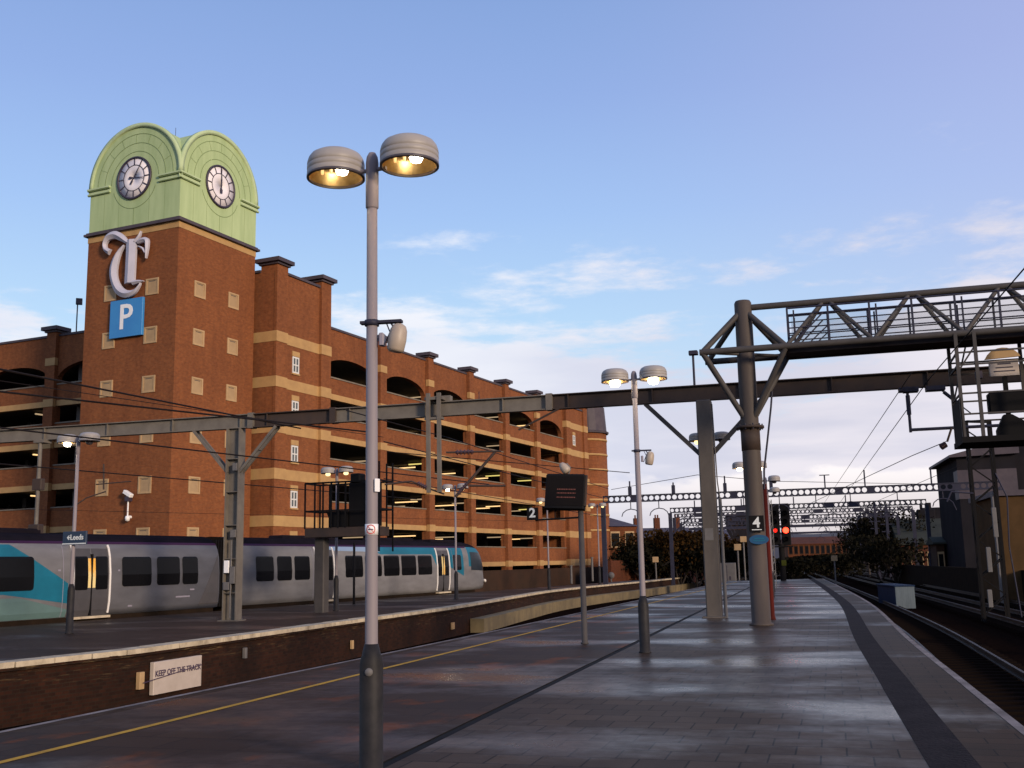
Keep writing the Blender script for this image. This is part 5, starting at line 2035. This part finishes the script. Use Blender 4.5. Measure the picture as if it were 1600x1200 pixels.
def cantilever(pts, label, r=.035, ins=()):
    o_ = Vector(pts[0])
    root = empty('registration_arm', tuple(o_), 0, label, 'registration arm', 'registration arms in front of the car park')
    for a, b in zip(pts, pts[1:]):
        MB().tube(Vector(a) - o_, Vector(b) - o_, r, 8).build('tube', STEELR, root)
    for a, b in ins:
        a, b = Vector(a) - o_, Vector(b) - o_
        d = (b - a)
        m_ = MB().tube(a, b, .05, 8)
        for k in range(5):
            c = a + d * (k + .5) / 5
            m_.tube(c - d * .03, c + d * .03, .085, 10)
        m_.build('insulator', INSUL, root)


Yc = 33.2
q = lambda u, v, y=Yc: P(u, v, y)
cantilever([q(697, 707), q(783, 705)], 'straight registration arm with brown insulator level with the fourth deck', .03, [(q(712, 707), q(740, 706))])
cantilever([q(711, 777), q(773, 707)], 'sloping dark registration arm right of the double drop post', .045, [(q(716, 772), q(730, 755))])
cantilever([q(733, 759), q(790, 759)], 'short level registration arm beside the sloping one', .035)
cantilever([q(601, 757), q(643, 752), q(672, 764), q(694, 772)], 'bent registration arm left of the double drop post', .028, [(q(652, 755), q(668, 763))])
cantilever([q(150, 757, 36), q(205, 752, 36)], 'level registration arm left of the tower camera', .02)
cantilever([q(110, 795, 36), q(135, 778, 36), q(165, 768, 36)], 'low bent registration arm below the station name lamp', .022)
cantilever([q(162, 725, 36), q(162, 765, 36)], 'upright dark dropper in front of the tower window', .03)
cantilever([q(1480, 690, 27.5), q(1487, 668, 27.5)], 'small dropper arm under the right registration tube', .03, [(q(1478, 694, 27.5), q(1470, 699, 27.5))])

# ------------------------------------------------------------------ brick turret and the buildings beyond
def turret():
    o_ = Vector((BO.x, BO.y, 0)) + RV * 68.6 + LV * 0.5
    root = empty('brick_turret', (o_.x, o_.y, BZ), BROT, 'round brick turret with cream rings and dark cap, far end of the car park', 'tower')
    r_ = 2.75
    MB().lathe([(r_, 0), (r_, 16.6 - BZ - .3), (0, 16.6 - BZ - .3)], n=20, smooth=True).build('brick_drum', BRICK, root)
    for k in range(7):
        z = 15.4 - 1.72 * k - BZ
        MB().lathe([(r_ + .005, z), (r_ + .07, z), (r_ + .07, z + .22), (r_ + .005, z + .22)], n=24).build('stone_ring', STONE, root)
    MB().lathe([(r_ + .25, 16.3 - BZ), (r_ + .3, 16.5 - BZ), (r_ + .05, 16.6 - BZ), (r_ - .15, 19.4 - BZ), (r_ - .5, 19.6 - BZ), (0, 19.8 - BZ)], n=20, smooth=False).build('dark_cap', SLATE, root)
    mb = MB().bbox(-.7, .5, -2.0, -.8, 18.0 - BZ, 20.6 - BZ, .05).bbox(-.85, .65, -2.15, -.65, 20.5 - BZ, 20.85 - BZ, .05)
    mb.build('brick_stack', BRICKD, root)
    # lower wing behind it
    MB().box(-1.5, 9, .5, 11, 0, 15.0).build('rear_wing', BRICKD, root)


turret()


def house(u0, u1, Y, vtop, depth, rot, wallm, roofm, label, name='brick_house', group=None, roof='gable', rise=2.0, wins=(3, 2), chim=0, cat='building', zb=-1.15, winm=None):
    frm = FARW if Y > 140 else STONES
    """a building standing between two picture columns at a distance, with window openings on its long side"""
    a, b = P(u0, 870, Y), P(u1, 870, Y)
    w = (b - a).length
    zt = P((u0 + u1) / 2, vtop, Y).z - zb
    root = empty(name, (a.x, a.y, zb), rot, label, cat, group)
    c_ = MB()
    eave = zt - (rise if roof != 'flat' else 0)
    MB().box(0, w, 0, depth, 0, eave).build('wall', wallm, root)
    if roof == 'gable':
        MB().prism([(-.3, eave), (depth / 2, zt), (depth + .3, eave), (depth + .3, eave - .15), (-.3, eave - .15)], -.25, w + .25, axis='x').build('roof', roofm, root)
    elif roof == 'hip':
        k = min(depth, w) / 2
        vs = [(-.3, -.3, eave), (w + .3, -.3, eave), (w + .3, depth + .3, eave), (-.3, depth + .3, eave), (k, depth / 2, zt), (w - k, depth / 2, zt)]
        MB().add(vs, [(0, 1, 5, 4), (2, 3, 4, 5), (1, 2, 5), (3, 0, 4), (3, 2, 1, 0)]).build('roof', roofm, root)
    else:
        MB().box(-.15, w + .15, -.15, depth + .15, eave, eave + .35).build('roof', roofm, root)
    nx, nz = wins
    for i in range(nx):
        for j in range(nz):
            x = w * (i + .5) / nx
            z = eave * (j + .55) / nz
            ww, hh = min(.55, w / nx * .28), min(.75, eave / nz * .28)
            f = MB().box(x - ww - .08, x + ww + .08, -.05, .02, z - hh - .15, z - hh).box(x - ww - .08, x + ww + .08, -.05, .02, z + hh, z + hh + .2)
            f = f.box(x - ww - .08, x - ww, -.04, .02, z - hh, z + hh).box(x + ww, x + ww + .08, -.04, .02, z - hh, z + hh).build('window', frm, root)
            MB().box(x - ww, x + ww, -.03, -.002, z - hh, z + hh).build('pane', winm or GLASS, f)
    for k in range(chim):
        x = w * (k + .5) / chim
        MB().box(x - .45, x + .45, depth / 2 - .4, depth / 2 + .4, zt - 1.0, zt + 1.6).box(x - .3, x - .1, depth / 2 - .1, depth / 2 + .1, zt + 1.6, zt + 2.1).box(x + .1, x + .3, depth / 2 - .1, depth / 2 + .1, zt + 1.6, zt + 2.1).build('chimney', BRICKD, root)
    return root


house(951, 1001, 122, 800, 12, R(20), BRICKO, SLATE, 'orange brick house with dark roof right of the round turret', rise=1.6, wins=(2, 2), chim=1, roof='hip')
house(998, 1100, 165, 822, 14, R(8), FARW, SLATE, 'low brown terrace roof behind the bare shrubs', 'terrace', rise=2.2, wins=(8, 2), chim=3)
house(1095, 1142, 150, 826, 12, R(-4), BRICKD, SLATE, 'brown house roof between the two gantry columns', rise=1.8, wins=(4, 2), chim=1)
house(1139, 1169, 190, 806, 10, R(-10), GREYW, SLATE, 'grey flat topped block seen left of the round column', 'apartment_block', roof='flat', wins=(4, 3))
house(1232, 1322, 225, 838, 12, R(-6), BRICKO, BRICKD, 'long orange brick terrace down the line right of the red signal', 'terrace', rise=1.5, wins=(11, 2))
house(1318, 1356, 240, 846, 12, R(-6), GREYW, SLATE, 'small grey building at the end of the tracks', 'shed', rise=1.5, wins=(3, 1))
house(1409, 1512, 118, 807, 16, R(-14), BRICKD, ROOFG, 'long brick shed with pale grey roof, right of the tracks', 'railway_shed', rise=2.9, wins=(6, 1))
house(1464, 1476, 90, 838, 4, R(-14), FARW, ROOFG, 'tiny pale hut in front of the brick shed', 'hut', rise=.5, wins=(1, 1))
# vents and plant on the shed roof
for i, (u, v, w_, lb) in enumerate(((1446, 800, 1.0, 'left ventilation box on the shed roof'), (1462, 797, 1.6, 'middle ventilation box on the shed roof'), (1490, 801, 2.2, 'wide ventilation box on the shed roof'))):
    p = P(u, v, 126)
    tag(MB().bbox(-w_, w_, -.6, .6, -1.6, .3, .1).box(-w_ * .6, -w_ * .3, -.1, .1, .3, .9).build('roof_vent', GREYW, None, tuple(p), R(-14)), lb, 'vent')
# tall grey building at the right edge
p = P(1508, 870, 66)
p = P(1508, 870, 81)
gb = empty('grey_building', (p.x, p.y, BZ), R(-14), 'tall grey clad building with dark eaves at the right edge, behind the cage', 'building')
gb.scale = (1.22, 1.22, 1.22)
MB().box(0, 3.4, 0, 9, 0, 8.4).box(3.4, 9, 1.2, 9, 0, 9.2).build('wall', GREYW, gb)
MB().prism([(-.45, 8.3), (-.45, 8.45), (3.6, 9.4), (3.6, 8.4)], -.4, 9.3).build('roof', SLATE, gb)
MB().box(-.02, 3.42, -.03, 1.5, 5.7, 7.5).build('dark_cladding_band', SLATE, gb)
for (x, h_) in ((1.9, 5.2), (2.6, 6.0), (3.1, 4.6)):
    MB().tube((x, -.1, .2), (x, -.1, h_), .06, 8).build('drain_pipe', CAB, gb)
p = P(1568, 870, 58)
bb_ = empty('beige_building', (p.x, p.y, BZ), R(-14), 'low beige rendered building in the bottom right corner below the cage', 'building')
MB().box(0, 8, 0, 8, 0, 5.9).build('wall', BEIGE, bb_)
MB().box(-.2, 8.2, -.2, 8.2, 5.9, 6.2).build('roof', SLATE, bb_)
MB().box(-.3, .0, -.12, .3, 0, 6.1).build('corner_post', CAB, bb_)
# dark boundary wall / retaining wall on the right
a, b = P(1395, 880, 112), P(1640, 880, 52)
d = (b - a)
d.z = 0
tag(MB().box(0, d.length, 0, .5, 0, 1.9).build('retaining_wall', UNDER, None, (a.x, a.y, BZ), math.atan2(d.y, d.x)), 'low dark brick wall beyond the tracks on the right', 'wall')
a, b = P(955, 890, 100), P(1090, 890, 122)
d = (b - a)
d.z = 0
tag(MB().box(0, d.length, 0, .4, 0, 2.9).build('boundary_wall', BRICKD, None, (a.x, a.y, BZ), math.atan2(d.y, d.x)), 'low dark wall in front of the bare shrubs', 'wall')
a = Vector((BO.x, BO.y, 0)) + RV * 14 - LV * 5.0
tag(MB().box(0, 62, 0, .4, 0, 2.3).build('boundary_wall', FARW, None, (a.x, a.y, BZ), BROT), 'low dark wall along the foot of the car park beyond the train', 'wall')
# mast among the dark trees at right
for i, (u, Y, vt, lb) in enumerate(((1366, 120, 786, 'left dark mast rising among the trees right of the tracks'), (1384, 118, 790, 'right dark mast rising among the trees right of the tracks'))):
    p = P(u, vt, Y)
    mm = empty('line_mast', (p.x, p.y, BZ), R(-16), lb, 'mast')
    MB().box(-.14, .14, -.14, .14, 0, p.z - BZ).build('post', STEELB, mm)
    mb = MB()
    for k in range(4):
        z = p.z - BZ - .5 - .8 * k
        mb.box(-.9 + .1 * k, .9 - .2 * k, -.06, .06, z, z + .1)
    mb.build('cross_arms', STEELB, mm)
# grey cabinet and small equipment past the platform end
p = P(1137, 900, 90)
cb = empty('trackside_cabinet', (p.x, p.y, BZ), R(-16), 'pale grey trackside cabinet between the two gantry columns', 'cabinet')
MB().bbox(-.7, .7, -.4, .4, 0, 2.5, .04).build('case', CAB, cb)
MB().box(-.02, .02, -.415, -.40, .2, 2.3).build('door_gap', CLOCKD, cb)
MB().box(.18, .30, -.43, -.41, 1.1, 1.4).build('handle', CLOCKD, cb)
for (u, v, Y, lb) in ((1152, 850, 88, 'pale post with small white board left of the round column'), (1161, 838, 95, 'thin pale signpost close to the round column'), (1024, 870, 100, 'short grey post before the shrubs'), (1303, 868, 100, 'pale marker post beyond the platform end')):
    p = P(u, v, Y)
    mm = empty('marker_post', (p.x, p.y, BZ), R(-10), lb, 'post')
    MB().tube((0, 0, 0), (0, 0, p.z - BZ), .07, 8).build('post', CAB, mm)
    MB().bbox(-.28, .28, -.12, -.06, p.z - BZ - .5, p.z - BZ, .02).build('board', STONES, mm)
# posts and round marker along the end of the far platform
for (u, vt, vb, Y, lb) in ((893, 885, 912, 84, 'short pale post on the far platform left of the turret lamp'), (926, 872, 908, 88, 'grey short post on the far platform near the turret lamp')):
    p, q_ = P(u, vb, Y), P(u, vt, Y)
    tag(MB().tube((0, 0, 0), (0, 0, q_.z - p.z), .09, 8).tube((0, 0, q_.z - p.z), (0, 0, q_.z - p.z + .08), .12, 8).build('bollard', CAB, None, tuple(p)), lb, 'bollard')
p = P(955, 899, 92)
rm = empty('round_marker', (p.x, p.y, p.z), R(-15), 'pale round marker disc at the tip of the far platform', 'marker')
MB().lathe([(0, -.04), (.28, -.04), (.28, .04), (0, .04)], n=18, T=Matrix.Rotation(R(90), 4, 'X')).build('disc', CAB, rm)
MB().box(-.05, .05, -.03, .03, -.55, -.2).build('post', CAB, rm)

# hills far away
hb_ = MB()
n = 40
vs = []
rh = random.Random(11)
for i in range(n + 1):
    x = -200 + 1100 * i / n
    h = 9 + 10 * math.exp(-((x - 210) / 90) ** 2) + 6 * math.exp(-((x - 520) / 120) ** 2) + rh.uniform(-.9, .9)
    vs += [(x, 640, -1.3), (x, 700, h * .7), (x, 760, h)]
hb_.add(vs, [(i * 3 + k, i * 3 + 3 + k, i * 3 + 4 + k, i * 3 + 1 + k) for i in range(n) for k in range(2)], 0, True)
tag(hb_.build('hill', mat('hill_scrub', (0.045, 0.045, 0.055), 0.95, col2=(0.07, 0.055, 0.05), scale=0.03)), kind='structure')


# ------------------------------------------------------------------ shrubs and trees
def tree(pos, h, w, label, m, name='tree', n=1400, trunk=True, leaf=.16, seed=0, group=None, bare=.5, cat='tree'):
    rnd = random.Random(seed)
    root = empty(name, pos, rnd.uniform(0, 6), label, cat, group)
    mb = MB()
    tips = []

    def limb(p, d, L_, r, lv):
        q = p + d * L_
        mb.tube(p, q, r, 6 if lv < 2 else 4, r2=r * .62, cap=False)
        tips.append((q, lv))
        if lv >= 4:
            return
        for k in range((6, 4, 3, 3)[lv]):
            a = rnd.uniform(0, 2 * PI)
            s = rnd.uniform(.35, .95)
            nd = (d + Vector((math.cos(a) * s, math.sin(a) * s, rnd.uniform(-.1, .45)))).normalized()
            limb(p + d * L_ * rnd.uniform(.55, 1.0), nd, L_ * rnd.uniform(.55, .8), r * .55, lv + 1)
    k = 4 if not trunk else 1
    for i in range(k):
        a = 2 * PI * i / k
        lean = .5 if not trunk else .05
        limb(Vector((0, 0, -.05)), Vector((math.cos(a) * lean, math.sin(a) * lean, 1)).normalized(), h * (.40 if trunk else .46), max(.05, h * .02), 0 if trunk else 1)
    mb.build('trunk', BARK, root)
    cr = MB()
    clumps = [t for t, lv in tips if lv >= 1]
    for i in range(n):
        c = rnd.choice(clumps)
        sp = w * .13
        p = c + Vector((rnd.gauss(0, sp), rnd.gauss(0, sp), rnd.gauss(0, sp * .8)))
        p.x = max(-w * .6, min(w * .6, p.x))
        if p.z < .1:
            p.z = .1
        if p.z > h:
            p.z = h - rnd.random() * .4
        s = leaf * rnd.uniform(.5, 1.4)
        u_ = Vector((rnd.gauss(0, 1), rnd.gauss(0, 1), rnd.gauss(0, 1))).normalized()
        v_ = u_.cross(Vector((rnd.gauss(0, 1), rnd.gauss(0, 1), rnd.gauss(0, 1)))).normalized()
        cr.add([p - u_ * s, p + v_ * s * .6, p + u_ * s, p - v_ * s * .6], [(0, 1, 2, 3)])
    cr.build('crown', m, root, fix=False)
    return root


shr = [(1004, 104, 846, 3.2), (1018, 110, 834, 4.0), (1033, 106, 828, 4.4), (1046, 112, 840, 3.8), (1058, 104, 831, 4.6), (1072, 108, 836, 4.2), (1086, 104, 843, 4.0), (1098, 110, 835, 4.4), (1128, 112, 846, 4.2), (1148, 106, 856, 3.4), (1168, 112, 848, 4.0)]
desc = ['leftmost bare brown shrub, touching the orange brick house', 'second shrub right of the orange brick house', 'tall brown shrub behind the lamp by the drain, reaching the terrace roof', 'brown shrub in the dip right of the tallest one',
        'broad brown shrub halfway between lamp and square gantry column', 'brown shrub before the square gantry column', 'low brown shrub close left of the square gantry column', 'brown shrub behind the square gantry column',
        'brown shrub just right of the square gantry column', 'low shrub behind the pale marker posts', 'brown shrub by the left edge of the round column']
for i, (u, Y, v, w_) in enumerate(shr):
    p = P(u, v, Y)
    tree((p.x, p.y, BZ), p.z - BZ, w_ * 1.2, desc[i], LEAFB if i % 3 else LEAFG, 'shrub', 3000, False, .19, 20 + i, 'brown winter shrubs beyond the platforms', cat='shrub')
trs = [(1352, 150, 806, 5.5, 'leftmost dark tree right of the tracks'), (1364, 132, 792, 6.0, 'tall dark tree behind the left mast'), (1378, 128, 786, 6.0, 'tallest dark tree, by the right mast'), (1394, 128, 794, 6.5, 'dark tree right of the masts'), (1409, 124, 803, 6.0, 'rightmost dark tree, against the shed roof'),
       (1338, 190, 826, 7, 'distant small dark tree at the bend of the tracks'), (1372, 112, 836, 6, 'low dark bush at the foot of the masts'), (1396, 106, 842, 6, 'low dark bush left of the brick shed')]
for i, (u, Y, v, w_, lb) in enumerate(trs):
    p = P(u, v, Y)
    tree((p.x, p.y, BZ), p.z - BZ, w_, lb, LEAFG, 'tree', 1500, i < 6, .20, 60 + i, 'dark trees right of the tracks')

scb = [(1236, 150, 872, 5, 'low dark scrub right under the far orange terrace, left end'), (1262, 160, 869, 5, 'low dark scrub under the left half of the far terrace'), (1292, 165, 867, 5, 'low dark scrub under the right half of the far terrace'), (1320, 150, 866, 5, 'low dark scrub where the tracks bend away')]
for i, (u, Y, v, w_, lb) in enumerate(scb):
    p = P(u, v, Y)
    tree((p.x, p.y, BZ), p.z - BZ, w_ * 1.6, lb, LEAFG, 'shrub', 1500, False, .24, 90 + i, 'low scrub along the far tracks', cat='shrub')

# lattice mast and clutter in front of the grey building
p = P(1548, 880, 44)
lm = empty('lattice_mast', (p.x, p.y, TRK - .1), R(-16), 'dark lattice mast standing under the right hand cage before the grey building', 'mast')
mb = MB()
for (x, y) in ((-.45, -.3), (.45, -.3), (-.45, .3), (.45, .3)):
    mb.bar((x, y, 0), (x, y, 8.2), .10, .10)
mb.bar((-.45, -.3, 8.2), (.45, .3, 8.2), .1, .1)
k = 0.3
while k < 7.6:
    mb.bar((-.45, -.3, k), (.45, -.3, k + .75), .05, .05)
    mb.bar((.45, -.3, k + .75), (-.45, -.3, k + 1.5), .05, .05)
    mb.bar((-.45, .3, k), (.45, .3, k + .75), .05, .05)
    mb.bar((-.45, -.3, k), (-.45, .3, k + .75), .05, .05)
    mb.bar((.45, -.3, k), (.45, .3, k + .75), .05, .05)
    k += 1.5
mb.build('lattice', BLACK2, lm)
for (x, z0, z1) in ((-.1, 2.0, 3.0), (.25, 3.4, 4.6), (-.2, .6, 1.3)):
    MB().bbox(x - .09, x + .09, -.42, -.33, z0, z1, .02).build('cable_box', CAB, lm)
MB().path([(-.45, -.35, 5.2), (-1.3, -.4, 5.3), (-1.5, -.4, 4.9)], .035, 6).build('bracket_arm', STEELB, lm)
MB().path([(.45, -.35, 6.0), (.8, -.4, 5.0), (.7, -.4, 3.0), (.9, -.4, .2)], .03, 6).build('cable', STEELB, lm)
